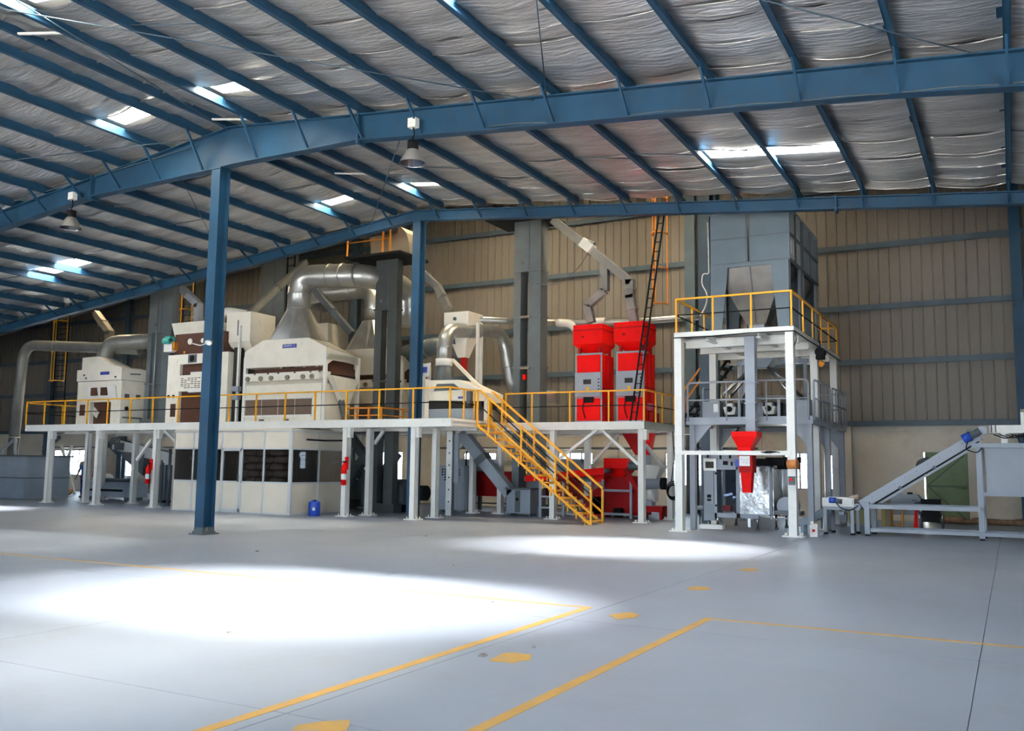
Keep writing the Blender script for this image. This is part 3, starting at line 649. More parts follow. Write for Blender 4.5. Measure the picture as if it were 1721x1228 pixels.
B().box(-8.0,-5.7,30.55,30.75,5.3,5.45).build('crossbar', M_grey, wg)

# packing machine at floor level
pk = thing('packing_machine', 'grey form-fill packing machine with clear doors under the tower', 'machine', (-7.2,28.1,0))
PY = 28.0
B().box(-8.47,-7.2,PY+.05,PY+1.0,1.86,2.32).build('top_cabinet', M_lgrey, pk)
B().box(-8.42,-8.12,PY,PY+.9,.75,1.86).build('side_cabinet', M_lgrey, pk)
o = B().box(-8.42,-8.02,PY-.03,PY+.05,1.78,2.16).build('control_panel', M_white, pk); B().box(-8.36,-8.1,PY-.036,PY-.028,1.86,2.06).build('screen', M_dark, o)
for x,z,w in ((-7.75,2.02,.14),(-7.9,2.2,.05),(-7.6,2.22,.06),(-7.55,2.0,.05),(-8.3,2.24,.04)): B().box(x-w/2,x+w/2,PY,PY+.06,z-.06,z+.06).build('fitting', M_black, pk)
B().cyl((-7.32,PY+.05,2.02),(-7.32,PY-.08,2.02),.12,16).build('gauge', M_bluep, pk)
for a,c in ((-8.1,-8.02),(-7.42,-7.3),(-6.42,-6.35)):  B().box(a,c,PY,PY+.08,.36,1.9).build('frame_post', M_lgrey, pk)
for z0,z1 in ((.36,.5),(1.82,1.92)): B().box(-8.1,-6.75 if z0 < 1 else -6.35,PY,PY+.08,z0,z1).build('frame_rail', M_lgrey, pk)
o = B().box(-8.02,-7.42,PY+.02,PY+.04,.5,1.82).build('clear_door', M_acryl, pk); 
for z in (.72,1.7): B().cyl((-8.04,PY-.03,z),(-8.04,PY+.02,z),.035,8).build('hinge', M_black, o)
o = B().box(-7.3,-6.42,PY-.03,PY-.005,1.05,1.9).build('upper_door_sheet', M_sheet, pk)
B().box(-7.3,-6.42,PY-.04,PY-.01,.5,1.05).build('lower_door_sheet', M_sheet, pk)
b = B().box(-7.34,-7.3,PY-.06,PY,.46,1.94); b.box(-6.42,-6.38,PY-.06,PY,.46,1.94); b.box(-7.34,-6.38,PY-.06,PY,1.9,1.94); b.box(-7.34,-6.38,PY-.06,PY,.46,.5); b.build('door_frame', M_lgrey, pk)
for x,y0,y1 in ((-6.32,PY+.1,PY+1.1),(-6.28,PY+1.2,PY+2.3)): B().box(x-.03,x,y0,y1,.5,1.9).build('side_sheet', M_sheet, pk)
B().box(-8.0,-6.4,PY+.9,PY+2.4,.5,1.85).build('body', M_dgrey, pk)
for x,z,w,h in ((-7.6,1.45,.1,.1),(-7.75,1.05,.25,.06),(-7.55,.95,.08,.3),(-7.5,1.0,.2,.08)): B().bar((x-w/2,PY+.3,z-h/2),(x+w/2,PY+.34,z+h/2),.07,.07).build('linkage', M_steel, pk)
B().box(-7.9,-7.65,PY+.2,PY+.4,.55,.72).build('red_valve', M_red, pk)
for x,y in ((-8.02,PY+.05),(-6.8,PY+.05),(-8.02,PY+2.2),(-6.5,PY+1.2),(-6.4,PY+2.2)):
    o = B().cyl((x,y,.06),(x,y,.5),.035,8).build('leg', M_steel, pk); B().cyl((x,y,0),(x,y,.06),.06,10).build('foot', M_dgrey, o)
B().box(-7.08,-7.0,PY,PY+.1,.1,.36).build('drain', M_steel, pk)
for x,z in ((-8.62,.62),(-8.3,.6)):
    o = B().cyl((x,PY+.2,z-.06),(x,PY+.2,z+.07),.1,12).build('filter_head', M_lgrey, pk); B().tube([(x,PY+.2,z),(x,PY+.2,.1)],.02,6).build('hose', M_black, o)
B().box(-8.46,-8.12,PY+.1,PY+.8,.25,.75).build('valve_plate', M_grey, pk)
B().box(-8.32,-8.2,PY-.02,PY,.95,1.05).box(-8.32,-8.2,PY-.02,PY,.85,.92).build('breaker', M_black, pk)
# film reel and dark upper works
b = B(); 
for k,(x,y,z,s) in enumerate(((-6.8,28.7,2.05,.3),(-6.4,28.9,2.1,.28),(-6.1,29.2,2.0,.3),(-5.9,28.9,2.15,.2))): b.box(x-s,x+s,y-.2,y+.3,z-s*.5,z+s*.4)
b.build('feeder_block', M_black, pk)
B().cyl((-6.0,28.3,.75),(-6.0,29.0,.75),.28,18).build('film_reel', M_lgrey, pk)
B().box(-6.3,-5.55,PY+.1,PY+.7,.5,.62).build('outfeed_tray', M_dgrey, pk)
tag(B().box(-8.45,-7.75,27.6,27.9,.02,.15).build('cable_tray', M_white), 'low white cable tray on the floor before the packing machine', 'cable tray')
# coil of black hose
b = B()
for k in range(7): 
    R = .25+.02*math.sin(k*2); b.tube([(-10.62+R*math.cos(a)*.7,31.6+.02*k-.1+R*.4*math.cos(a),1.1+R*1.1*math.sin(a)-.02*k) for a in [i*math.pi/8 for i in range(17)]],.018,5)
b.tube([(-10.7,31.6,1.35),(-10.6,31.7,2.2),(-10.7,31.8,3.15)],.018,5)
tag(b.build('hose_coil', M_black), 'coil of black hose hanging on the rear corner column of the red machines platform', 'hose')
# chain hoist
ho = thing('chain_hoist', 'black chain hoist hanging under the edge of the tower deck', 'hoist', (-5.12,29.5,5.5))
B().cyl((-5.12,29.4,5.5),(-5.12,29.75,5.5),.15,12).box(-5.25,-5.0,29.45,29.7,5.28,5.4).build('motor', M_black, ho); B().tube([(-5.12,29.55,5.86),(-5.12,29.55,5.6)],.02,6).build('hook', M_black, ho); B().lathe((-5.1,29.55,5.03),[(.02,.0),(.09,.06),(.1,.14),(.03,.24)],10).build('hook_block', M_orange, ho)
# ------------------------------------------------------------------ machines on the platforms
M_name = mat('blue_nameplate', (.05,.07,.35), .4, 0, .05, 3)
M_teal = mat('teal_paint', (.05,.35,.30), .4)
M_tin = mat('tan_duct', (.22,.19,.14), .5, .2, .1, 2)
def knob(p, r, parent, m=M_dgrey, d=(0,-1,0), name='knob', L=.05):
    p = V(*p); B().cyl(p, p+V(*d)*L, r, 10).build(name, m, parent)
def text(s, size, loc, parent, m, rot=(math.pi/2,0,0), name='lettering'):
    c = bpy.data.curves.new(name, 'FONT'); c.body = s; c.size = size*S; c.align_x = 'CENTER'; c.align_y = 'CENTER'; c.extrude = .002
    o = bpy.data.objects.new(name, c); COL.objects.link(o); c.materials.append(m)
    o.parent = parent; o.location = (V(*loc)-ORG[parent])*S; o.rotation_euler = rot
    bpy.context.view_layer.update(); me = bpy.data.meshes.new_from_object(o.evaluated_get(bpy.context.evaluated_depsgraph_get())); k = bpy.data.objects.new(name, me); COL.objects.link(k); k.parent = parent; k.location = o.location; k.rotation_euler = rot; ORG[k] = ORG[parent]
    bpy.data.objects.remove(o); return k

# pre-cleaner at the far end
t = thing('grain_cleaner', 'cream boxy grain cleaner at the far end of the long platform', 'machine', (-36.2,27.4,DK))
x0,x1,y0,y1 = -37.75,-34.75,27.4,28.65
B().box(x0,x0+.95,y0,y1,DK,5.45).box(x0+2.35,x1,y0,y1,DK,5.45).box(x0+.95,x0+2.35,y0,y1,4.5,5.45).build('body', M_cream, t)
B().box(x0-.03,x1+.02,y0-.06,y1,5.47,6.0).prism([(x0+.1,6.0),(x1-.3,6.08),(x1,6.0)],'y',y0,y1).build('top_cover', M_cream, t)
B().box(x0+.95,x0+2.35,y0+.2,y1,DK,4.5).build('lower_recess', M_brown, t)
B().bar((x0+1.05,y0+.1,4.15),(x0+1.5,y0,3.9),.3,.04,(0,1,0)).build('tray', M_cream, t)
o = B().bar(((x0+.7+x1-.18)/2,y0-.02,4.66),((x0+.7+x1-.18)/2,y0-.14,5.2),1.95,.06,(0,1,0)).build('hinged_front', M_white, t)
for a in (-36.62,-35.95): B().box(a,a+.42,y0-.16,y0-.09,4.78,5.14).build('window', M_brown, o)
o = B().box(-36.15,-35.55,y0-.075,y0-.06,5.72,5.86).build('nameplate', M_name, t)
B().prism([(x0,6.0),(x0,6.6),(-36.75,6.62),(-35.3,6.05)],'y',y0+.15,y1-.2).build('feed_hopper', M_cream, t)
for p in ((x0+.5,y0-.06,5.75),(x0+.65,y0-.06,5.6),(-35.1,y0-.06,5.6)): knob(p,.04,t)
B().box(x0+.25,x0+.6,y0-.02,y0,3.9,4.4).build('vent', M_brown, t)
for yy,z in ((27.7,4.75),(28.3,4.75)): B().box(x1,x1+.02,yy-.12,yy+.12,z-.1,z+.1).build('hatch', M_dgrey, t)
b = B().tube([(x1+.03,27.8,5.75),(x1+.08,28.3,5.78)],.03,6); b.build('handle', M_dgrey, t); knob((x1,27.7,4.2),.09,t,M_black,(1,0,0)); B().box(x1,x1+.1,27.5,28.5,3.75,3.82).build('ledge', M_dgrey, t)
B().box(x0-.3,x0,27.6,28.0,5.5,5.75).cyl((x0-.32,27.8,5.85),(x0+.02,27.8,5.85),.15,12).build('motor', M_teal, t)
B().box(x0-.25,x0-.05,27.6,27.8,4.6,5.2).build('terminal_box', M_dgrey, t)
# bucket elevators
def elevator(lab, x0, x1, y, d, z0, zc, z1, l0, l1, plates, m=M_bluegr, head=None):
    e = thing('bucket_elevator', lab, 'elevator', ((x0+x1)/2,y,z0))
    B().box(x0,x1,y,y+d,zc,z1).build('upper_casing', m, e)
    for a,c in ((x0,l0),(l1,x1)): B().box(a,c,y,y+d,z0,zc).build('leg', m, e)
    for z in plates: B().box(x0-.03,x1+.03,y-.04,y+d+.04,z-.03,z+.03).build('joint_flange', m, e)
    B().box((x0+x1)/2+.07,(x0+x1)/2+.1,y-.02,y,zc,z1).build('casing_seam', M_dgrey, e)
    knob(((x0*.7+x1*.3),y,zc+.35),.07,e,M_dgrey)
    B().box(x0-.15,x1+.15,y-.1,y+d+.1,z0,z0+.35).build('boot', m, e)
    return e
e = elevator('grey bucket elevator beside the far grain cleaner', -34.55,-33.05,28.5,.38,DK,7.7,10.4,-34.3,-33.6,(5.35,7.7), M_elev); B().tube([(-33.95,28.45,DK),(-33.95,28.45,9.6)],.03,6).build('conduit', M_galv, e)
B().box(-34.3,-33.6,28.62,28.7,DK,7.7).build('back_plate', M_dgrey, e)
e2 = elevator('dark grey bucket elevator beside the second blue column', -22.05,-21.0,29.0,.36,0,7.95,9.95,-21.72,-21.42,(5.1,7.95), M_delev)
B().box(-23.0,-20.35,28.2,30.2,9.95,10.05).build('service_deck', M_black, e2)
B().box(-22.2,-20.9,28.8,29.9,10.05,10.9).prism([(-20.9,10.05),(-20.9,11.2),(-20.75,11.15),(-20.5,10.9),(-20.35,10.5),(-20.3,10.05)],'y',28.8,29.9).build('head', M_tin, e2)
rail('orange rails on the service deck of the elevator beside the second blue column', [(-22.95,28.25),(-21.2,28.25),(-20.8,28.25)], [(-22.95,28.25),(-21.2,28.25),(-20.85,28.25)], 11.1, 10.05, None, .06, M_orange, M_orange)
e3 = elevator('grey bucket elevator with a dark top deck behind the staircase', -16.85,-15.68,31.0,.6,0,9.4,11.4,-16.55,-16.2,(5.65,7.6,9.4), M_elev)
B().box(-17.8,-15.2,30.3,32.2,11.4,11.5).build('service_deck', M_black, e3)
for z in (7.6,5.6): B().box(-16.5,-16.1,30.9,31.05,z-.05,z+.03).build('step', M_tin, e3)
B().box(-16.4,-16.28,30.95,31.1,5.15,5.35).build('sensor', M_red, e3)
e4 = elevator('tall grey bucket elevator in the back behind the cream feed bin', -32.1,-30.55,33,.9,DK,7.5,12.2,-31.6,-31.1,(7.5,), M_elev)
def ladder(lab, p, q, w, n, m=M_black, ax=(1,0,0), r=.03):
    l = thing('ladder', lab, 'ladder', p); p = V(*p); q = V(*q); a = V(*ax)*w
    for s in (p,p+a): B().bar(s,s+(q-p),.05,.05).build('rail', m, l)
    for k in range(1,n): c = p+(q-p)*k/n; B().bar(c,c+a,r,r).build('rung', m, l)
    return l
ladder('black ladder fixed beside the elevator at the second blue column', (-20.35,29.2,DK),(-20.35,29.2,9.9), .45, 18)
ladder('tall black ladder leaning past the front of the red machines', (-11.45,29.55,DK),(-10.42,29.65,10.6), .2, 22)
ladder('black ladder beside the tall elevator behind the cream feed bin', (-30.25,32.8,DK),(-30.25,32.8,12.0), .45, 24)
ladder('black ladder fixed behind the step plates of the elevator behind the staircase', (-16.5,31.7,DK),(-16.5,31.7,9.4), .3, 18)
def cage(lab, x, y, z0, z1, w, hoops, m=M_orange, dn=1.5):
    c = thing('ladder_cage', lab, 'ladder', (x,y,z0))
    for dx,dy in ((0,0),(w,0),(w*.5,-.5)): B().bar((x+dx,y+dy,z0),(x+dx,y+dy,z1),.045,.03).build('strap', m, c)
    for k in range(hoops):
        z = z0+(z1-z0)*k/(hoops-1); pts = [(x+w/2+math.cos(a)*w/2,y-math.sin(a)*.5,z) for a in [math.pi*i/8 for i in range(9)]]
        B().tube(pts,.03,5).build('hoop', m, c)
    if not m is M_orange:
      for s in (0,w): B().bar((x+s,y+.1,z0-dn),(x+s,y+.1,z1),.05,.05).build('rail', M_black, c)
    for k in range(int((z1-z0+dn)/.3) if m is not M_orange else 0): B().bar((x,y+.1,z0-dn+k*.3),(x+w,y+.1,z0-dn+k*.3),.03,.03).build('rung', M_black, c)
    return c
cage('black ladder in a yellow safety cage near the far end wall', -47.7,33,6.3,11.4,1.0,4,M_yellow)
cage('black ladder in a yellow safety cage behind the tall cream cabinet', -37.6,33,8.0,11.3,.8,3,M_yellow,4.6)
cage('yellow safety cage hanging above the red machines', -11.2,31.2,7.7,14.2,.55,6)
# second machine: tall cream cabinet (partly behind the near column)
t = thing('separator_cabinet', 'tall cream separator cabinet with brown openings behind the near column', 'machine', (-30,27.3,DK))
x0,x1,y0,y1 = -31.75,-28.2,27.3,28.9
b = B().box(x0,-31.0,y0,y1,DK,6.4).box(-29.2,x1,y0,y1,DK,6.4).box(-31.0,-29.2,y0,y1,5.98,6.4).box(-31.0,-29.2,y0,y1,4.82,5.45); b.build('body', M_cream, t)
B().box(-31.0,-29.2,y0+.15,y1,5.45,5.98).build('upper_recess', M_brown, t); B().box(-31.0,-29.2,y0+.15,y1,DK,4.82).build('lower_recess', M_brown, t)
o = B().box(-30.95,-29.5,y0-.05,y0,4.86,5.5).build('slotted_panel', M_cream, t)
for r in range(6):
    for k in range(6):
        if (r*5+k*3) % 7: B().box(-30.85+k*.2,-30.7+k*.2,y0-.056,y0-.05,4.95+r*.08,4.98+r*.08).build('slot', M_dark, o)
B().box(-30.3,-29.6,y0-.05,y0+.05,5.5,5.62).build('bracket', M_white, t); B().box(-30.4,-29.5,y0-.06,y0+.05,4.76,4.86).build('bracket', M_white, t)
B().box(-31.5,-28.6,y0+.1,y1,6.4,7.3).build('brown_screen_box', M_brown, t)
knob((-30.55,y0+.1,6.95),.13,t,M_cream); knob((-29.8,y0+.1,6.95),.1,t,M_cream); knob((-31.25,y0,6.15),.1,t,M_cream,name='gauge')
o = B().box(-30.5,-30.03,y0-.04,y0,6.03,6.37).build('fan_housing', M_dgrey, t); B().cyl((-30.26,y0-.05,6.2),(-30.26,y0-.04,6.2),.14,14).build('fan_guard', M_black, o)
B().fru((-32.0,-29.6,27.8,29.0),7.3,(-32.0,-29.6,27.6,29.2),7.85).build('top_hopper', M_cream, t)
B().box(-31.95,-31.4,y0-.1,y0+.3,6.55,6.95).build('vibrator_box', M_white, t); B().cyl((-31.9,y0-.15,7.0),(-31.5,y0-.15,7.0),.13,12).box(-31.8,-31.5,y0-.2,y0+.1,7.0,7.2).build('vibrator_motor', M_teal, t); B().box(-31.45,-31.3,y0-.1,y0+.2,6.6,6.95).build('orange_flap', M_orange, t)
for x in (-31.6,-31.3): knob((x,y0,4.62),.07,t,M_black,L=.03)
B().box(-31.45,-31.15,y0-.015,y0,3.75,4.3).build('side_slot', M_brown, t)
B().box(-28.75,-28.5,y0-.08,y0,5.0,5.25).build('handle_box', M_white, t); knob((-30.75,y0-.02,6.43),.05,t,M_orange,(0,0,1),'beacon',.1)
B().box(-28.2,-27.95,y0+.3,y1,DK,6.6).build('gap_shade', M_dark, t)  # near-black slab stands for the shade in the gap beside the cabinet
for z in (4.75,4.4): B().box(-27.95,-27.6,y0,y0+.2,z,z+.2).build('terminal_box', M_lgrey, t)
# third machine: gravity separator with hood, duct cone and feed bin; a second one stands behind
def separator(lab):
    t = thing('gravity_separator', lab, 'machine', (-25.2,27.3,DK))
    x0,x1,y0,y1 = -27.3,-23.05,27.3,29.4
    b = B().prism([(x0,5.66),(x1,5.62),(x1,6.33),(-23.95,6.74),(-26.3,6.76),(x0,6.33)],'y',y0,y0+.06); b.build('hood_front', M_cream, t)
    b = B(); b.add([(x1,y0,6.33),(x1,y1,6.1),(-24.4,y1-.3,6.78),(-23.95,y0,6.74)],[(0,1,2,3)]); b.add([(-26.3,y0,6.76),(-23.95,y0,6.74),(-24.4,y1-.3,6.78),(-26.2,y1-.3,6.78)],[(0,1,2,3)])
    b.add([(x0,y0,6.33),(-26.3,y0,6.76),(-26.2,y1-.3,6.78),(x0,y1,6.1)],[(0,1,2,3)]); b.add([(x0,y1,6.1),(x1,y1,6.1),(-24.4,y1-.3,6.78),(-26.2,y1-.3,6.78)],[(0,1,2,3)])
    b.box(x1-.04,x1,y0,y1,5.86,6.12); b.prism([(y0+.03,5.62),(y0+.03,6.33),(y1,6.1),(y1,5.8),(y0+.5,5.9)],'x',x1-.05,x1); b.box(x0,x0+.04,y0,y1,5.66,6.1); b.build('hood', M_cream, t)
    o = B().box(-25.25,-24.55,y0-.03,y0,6.38,6.53).build('nameplate', M_name, t)
    text('GRAVITY - 1', .11, (-24.9,y0-.035,6.455), t, M_white)
    for x,y,ym in ((x1-.05,y0+.05,M_white),(x1-.05,y1-.05,M_white),(x0+.05,y0+.05,M_white),(x0+.05,y1-.05,M_white)): B().box(x-.07,x+.07,y-.06,y+.06,DK,6.1).build('corner_post', ym, t)
    B().box(x0+.1,x1-.15,y0+.5,y1-.1,5.35,5.64).build('dark_gap', M_brown, t)
    o = B().hull([(x0+.1,y0-.05),(-23.3,y0-.05),(-23.2,y0+.5),(x0+.1,y0+.5)],5.1,[(x0+.1,y0-.02),(-23.35,y0-.02),(-23.2,y0+.5),(x0+.1,y0+.5)],5.42).build('tray_edge', M_cream, t)
    for k,x in enumerate((-27.0,-26.3,-25.75,-24.9,-24.1,-23.65)):
        B().cyl((x,y0-.11,5.2),(x,y0-.04,5.2),.1,10).build('worn_knob', M_tin, o); B().box(x+.3,x+.38,y0-.05,y0,5.36,5.42).build('clip', M_dgrey, o)
    b = B().box(x0+.05,-23.25,y0+.05,y1-.3,DK,4.95); b.fru((x0+.05,-23.25,y0+.05,y1-.3),4.95,(x0+.05,-23.4,y0+.25,y1-.3),5.12); b.build('body', M_cream, t)
    for k in range(4):
        a = -27.15+k*.87; B().box(a,a+.83,y0+.03,y0+.06,3.74,4.36).build('mesh_window', M_mesh, t)
    b = B().box(-27.2,-23.68,y0+.0,y0+.05,4.36,4.43).box(-27.2,-23.68,y0,y0+.05,3.66,3.74); b.build('window_frame', M_white, t)
    for x in (-26.4,-25.1): B().box(x,x+.25,y0+.03,y0+.06,3.48,3.58).build('foot_slot', M_dgrey, t)
    B().box(x1-.35,x1-.3,y0+.2,y1,5.1,5.9).build('brown_side_panel', M_brown, t)
    b = B().add([(x1-.2,y0+.3,5.3),(x1+.15,y0+.3,5.25),(x1+.15,y1-.2,5.2),(x1-.2,y1-.2,5.25),(x1-.1,28.3,4.2),(x1+.1,28.3,4.2),(x1+.1,28.7,4.2),(x1-.1,28.7,4.2)],[(0,1,2,3),(4,5,6,7),(0,1,5,4),(1,2,6,5),(2,3,7,6),(3,0,4,7)]); b.build('discharge_funnel', M_cream, t)
    B().bar((x1,28.3,4.3),(x1+.5,28.0,DK+.1),.2,.2).build('discharge_spout', M_dgrey, t)
    # duct cone: rectangular base to round neck
    n = 16; cx, cy = -25.45, 28.35; ring = [(cx+.48*math.cos(2*math.pi*(i+.5)/n), cy+.48*math.sin(2*math.pi*(i+.5)/n), 8.1) for i in range(n)]
    base = []
    for i in range(n):
        c_, s_ = math.cos(2*math.pi*(i+.5)/n), math.sin(2*math.pi*(i+.5)/n); k = 1/max(abs(c_),abs(s_)); base.append((cx+1.15*c_*k, cy+.75*s_*k, 6.77))
    b = B().add(base+ring,[(i,(i+1)%n,n+(i+1)%n,n+i) for i in range(n)]); b.build('duct_cone', M_galv, t)
    # feed bin
    fx = -28.75
    b = B().box(fx,-27.4,27.65,29.1,6.85,8.08); b.build('feed_bin', M_cream, t)
    b = B().fru((-28.2,-27.6,28.2,28.7),6.2,(fx,-27.4,27.65,29.1),6.85); b.build('feed_bin_cone', M_cream, t)
    B().box(-28.1,-28.06,27.63,27.65,7.1,7.75).build('sight_slot', M_dgrey, t); B().box(-27.95,-27.85,27.55,27.65,DK,7.5).build('bin_post', M_white, t); B().box(-28.75,-28.65,27.65,27.75,DK,6.9).build('bin_post', M_white, t)
    return t
g1 = separator('big cream gravity separator with a duct cone, the front one')
g2 = copy_tree(g1, (-25.2+.95,27.3+3.75,DK), None, 'second gravity separator standing behind the big front one')
for ch in list(g2.children):
    if ch.name.startswith(('nameplate','lettering')): bpy.data.objects.remove(ch)
# ducts
def duct(lab, pts, r, m=M_galv, bend=.7, rings=(), n=18, cat='duct'):
    d = thing('duct', lab, cat, pts[0]); B().tube(pts, r, n, bend, 6).build('pipe', m, d)
    for p,q in rings:
        p = V(*p); q = V(*q); B().cyl(p-(q-p).normalized()*.02,p+(q-p).normalized()*.02,r*1.06,n).build('joint_ring', M_galv, d)
    return d
duct('large galvanised duct rising and arching from the front gravity separator', [(-25.45,28.35,8.08),(-25.45,28.35,9.5),(-22.2,28.75,9.35),(-22.0,31.2,9.2),(-22.0,31.2,7.6)], .47, M_galv, 1.2,
     [((-25.45,28.35,8.12),(-25.45,28.35,9)),((-25.45,28.35,8.75),(-25.45,28.35,9)),((-24.0,28.53,9.44),(-23.0,28.65,9.4)),((-23.4,28.6,9.42),(-23,28.65,9.4)),((-22.75,28.68,9.4),(-22.3,28.75,9.38))])
duct('darker galvanised duct arching behind the front one to the rear separator', [(-24.5,32.1,8.08),(-24.5,32.1,9.6),(-28.0,31.6,9.5),(-28.5,33.5,9.4)], .42, M_galv, .8, [((-24.5,32.1,8.6),(-24.5,32.1,9)),((-25.6,31.95,9.58),(-26.5,31.8,9.5))])
duct('galvanised duct arch above the small cleaner by the staircase', [(-18.35,28.4,5.5),(-18.35,28.4,6.85),(-17.95,32.1,7.25),(-17.5,32.2,5.0),(-16.9,32.3,4.6),(-15.6,32.4,4.55)], .28, M_galv, .8,
     [((-18.35,28.4,6.2),(-18.35,28.4,7)),((-18.2,29.8,7.0),(-18.1,30.7,7.1)),((-18.12,30.4,7.06),(-18.1,30.7,7.1)),((-17.65,32.17,5.8),(-17.5,32.2,5.2))])
duct('thin galvanised pipe running along the back wall from the small hopper', [(-18.15,30.3,7.5),(-16.9,33,7.72),(-15.3,33,7.6),(-12.7,33,7.46),(-8.8,33,7.5)], .13, M_galv, .3, [], 10, 'pipe')
b = B().tube([(-15.9,32.95,7.62),(-15.3,32.9,7.55),(-15.0,32.85,7.25)],.16,8,.2); b.build('foil_wrap', M_paper, bpy.data.objects['duct.003'])
B().tube([(-14.3,32.95,7.55),(-13.8,32.95,7.52)],.17,8).build('foil_wrap', M_paper, bpy.data.objects['duct.003'])
duct('long galvanised pipe from the grey bin over to the far grain cleaner', [(-44.75,29,2.05),(-44.4,29,7.72),(-37.3,29,7.2),(-36,29.3,7.1)], .26, M_ductgr, .9, [((-44.68,29,3.0),(-44.6,29,4)),((-41.8,29,7.55),(-41,29,7.45))], 14)
duct('galvanised elbow duct on top of the far grain cleaner', [(-37.6,28.6,6.0),(-37.5,28.6,7.4),(-34.9,29.3,7.45)], .37, M_ductgr, .8, [((-37.55,28.6,6.6),(-37.5,28.6,7))], 14)
duct('short white curved duct beside the cream feed bin', [(-30.35,28.8,7.5),(-30.3,28.8,8.5),(-28.9,29.2,8.25)], .2, M_white, .5, [], 12)
duct('dark duct elbow behind the second blue column', [(-22.3,31.6,6.5),(-20.3,31.2,6.75),(-19.6,32,6.3)], .38, M_dgrey, .5, [((-21,31.35,6.65),(-20.3,31.2,6.7))], 14)
def spout(lab, pts, w=.28, m=M_ductgr, extra=()):
    s = thing('spout', lab, 'chute', pts[0])
    for p,q in zip(pts,pts[1:]):
        d = (V(*q)-V(*p)).normalized()*.06; B().bar(V(*p)-d,V(*q)+d,w,w,(0,1,0)).build('pipe', m, s)
        mid = (V(*p)+V(*q))/2; B().bar(mid-d*.4,mid+d*.4,w+.08,w+.08,(0,1,0)).build('flange', m, s)
    return s
s = spout('long sloping grey spout from the top of the elevator down towards the red machines', [(-15.1,31,11.25),(-12.0,31,8.62),(-12.0,31,8.05),(-11.85,31,7.1)], .3)
B().bar((-13.85,30.85,10.25),(-13.45,30.85,9.92),.36,.36,(0,1,0)).build('diverter_box', M_white, s); B().cyl((-13.6,30.8,10.25),(-13.35,30.8,10.1),.09,8).build('actuator', M_dgrey, s)
for p,q in (((-13.0,31,9.4),(-13.0,31,8.35)),((-13.0,31,8.35),(-13.7,31,7.85)),((-13.7,31,7.85),(-13.55,31,7.2))): B().bar(p,q,.28,.28,(0,1,0)).build('branch', M_ductgr, s)
b = B().tube([(-13.5,30.7,9.9),(-13.9,30.6,9.2),(-14.8,30.5,8.6),(-15.6,30.5,8.75)],.018,5,.4); tag(b.build('cable', M_dgrey), 'thin cable drooping from the diverter box to the elevator', 'cable')
spout('sloping grey spout down to the small white hopper', [(-21.2,30.5,9.95),(-19.95,30.3,8.95),(-19.25,30,8.0)], .27)
spout('pale bent spout above the tall cream cabinet', [(-33.3,29,9.9),(-31.95,29,8.9),(-31.95,29,7.75)], .3, M_lgrey)
spout('tan bent spout above the far grain cleaner', [(-39.6,29.5,9.1),(-38.5,29.5,8.1),(-38.5,29.5,6.5)], .3, M_tin)
spout('grey straight spout sloping down to the front cream feed bin', [(-28.72,32.3,11.2),(-28.35,28.4,8.05)], .26, M_ductgr)
spout('grey straight spout sloping down to the rear cream feed bin', [(-27.15,31.2,9.6),(-25.3,31.6,7.6)], .26, M_dgrey)
# small cleaner by the stair top
t = thing('screen_cleaner', 'small cream screen cleaner with a hood at the stair top', 'machine', (-17.5,27.6,DK))
B().prism([(-18.95,4.18),(-16.12,4.1),(-16.1,4.4),(-17.2,4.88),(-18.5,4.9),(-18.95,4.48)],'y',27.6,28.9).build('hood', M_cream, t)
B().prism([(-18.25,4.5),(-17.05,4.52),(-17.4,4.75),(-18.1,4.76)],'y',27.58,27.6).build('hood_window', M_dgrey, t)
B().box(-18.85,-16.3,27.7,28.8,3.85,4.16).build('screen_box', M_dark, t); B().box(-18.9,-16.5,27.55,28.9,DK,3.85).build('body', M_grey, t)  # the near-black block stands for the dark interior beneath the hood
B().cyl((-18.35,28.4,4.85),(-18.35,28.4,5.5),.42,14,r2=.3).build('rubber_boot', M_dgrey, t); B().cyl((-18.35,28.4,5.5),(-18.35,28.4,5.76),.32,16).build('collar', M_white, t)
B().bar((-18.1,28.6,5.75),(-16.15,27.9,4.3),.11,.1).build('slant_beam', M_cream, t); B().box(-16.2,-16.08,27.7,27.9,DK,4.35).build('post', M_white, t)
B().box(-17.2,-16.95,27.57,27.6,4.2,4.28).build('nameplate', M_name, t); B().box(-16.75,-16.6,27.4,27.6,3.95,4.45).build('hand_wheel', M_dgrey, t)
t = thing('operator_console', 'cream control box on a post behind the guard rail at the blue column', 'panel', (-18.1,26.6,DK))
B().box(-18.2,-17.95,26.6,26.85,DK,4.85).build('post', M_white, t); B().box(-18.5,-18.15,26.5,26.9,4.85,5.4).build('box', M_cream, t)
o = B().bar((-17.9,26.45,4.9),(-17.95,26.6,5.38),.42,.05,(0,1,0)).build('screen_panel', M_white, t); B().box(-18.0,-17.8,26.43,26.48,5.05,5.25).build('screen', M_name, o)
t = thing('feed_hopper', 'small white feed hopper on legs under the sloping grey spout', 'hopper', (-18.6,30,DK))
B().box(-19.1,-18.0,29.5,30.6,7.25,7.72).fru((-18.7,-18.35,29.9,30.2),6.0,(-19.1,-18.0,29.5,30.6),7.25).build('bin', M_cream, t); B().box(-18.6,-18.4,29.95,30.15,5.5,6.0).build('outlet', M_dred, t)
for x,y in ((-18.9,29.6),(-17.75,29.8),(-18.0,30.5)): B().box(x-.05,x+.05,y-.05,y+.05,DK,7.3).build('leg', M_white, t)
knob((-18.6,29.5,7.45),.07,t); B().box(-18.9,-18.7,29.6,29.8,6.5,6.75).build('vibrator', M_dgrey, t)

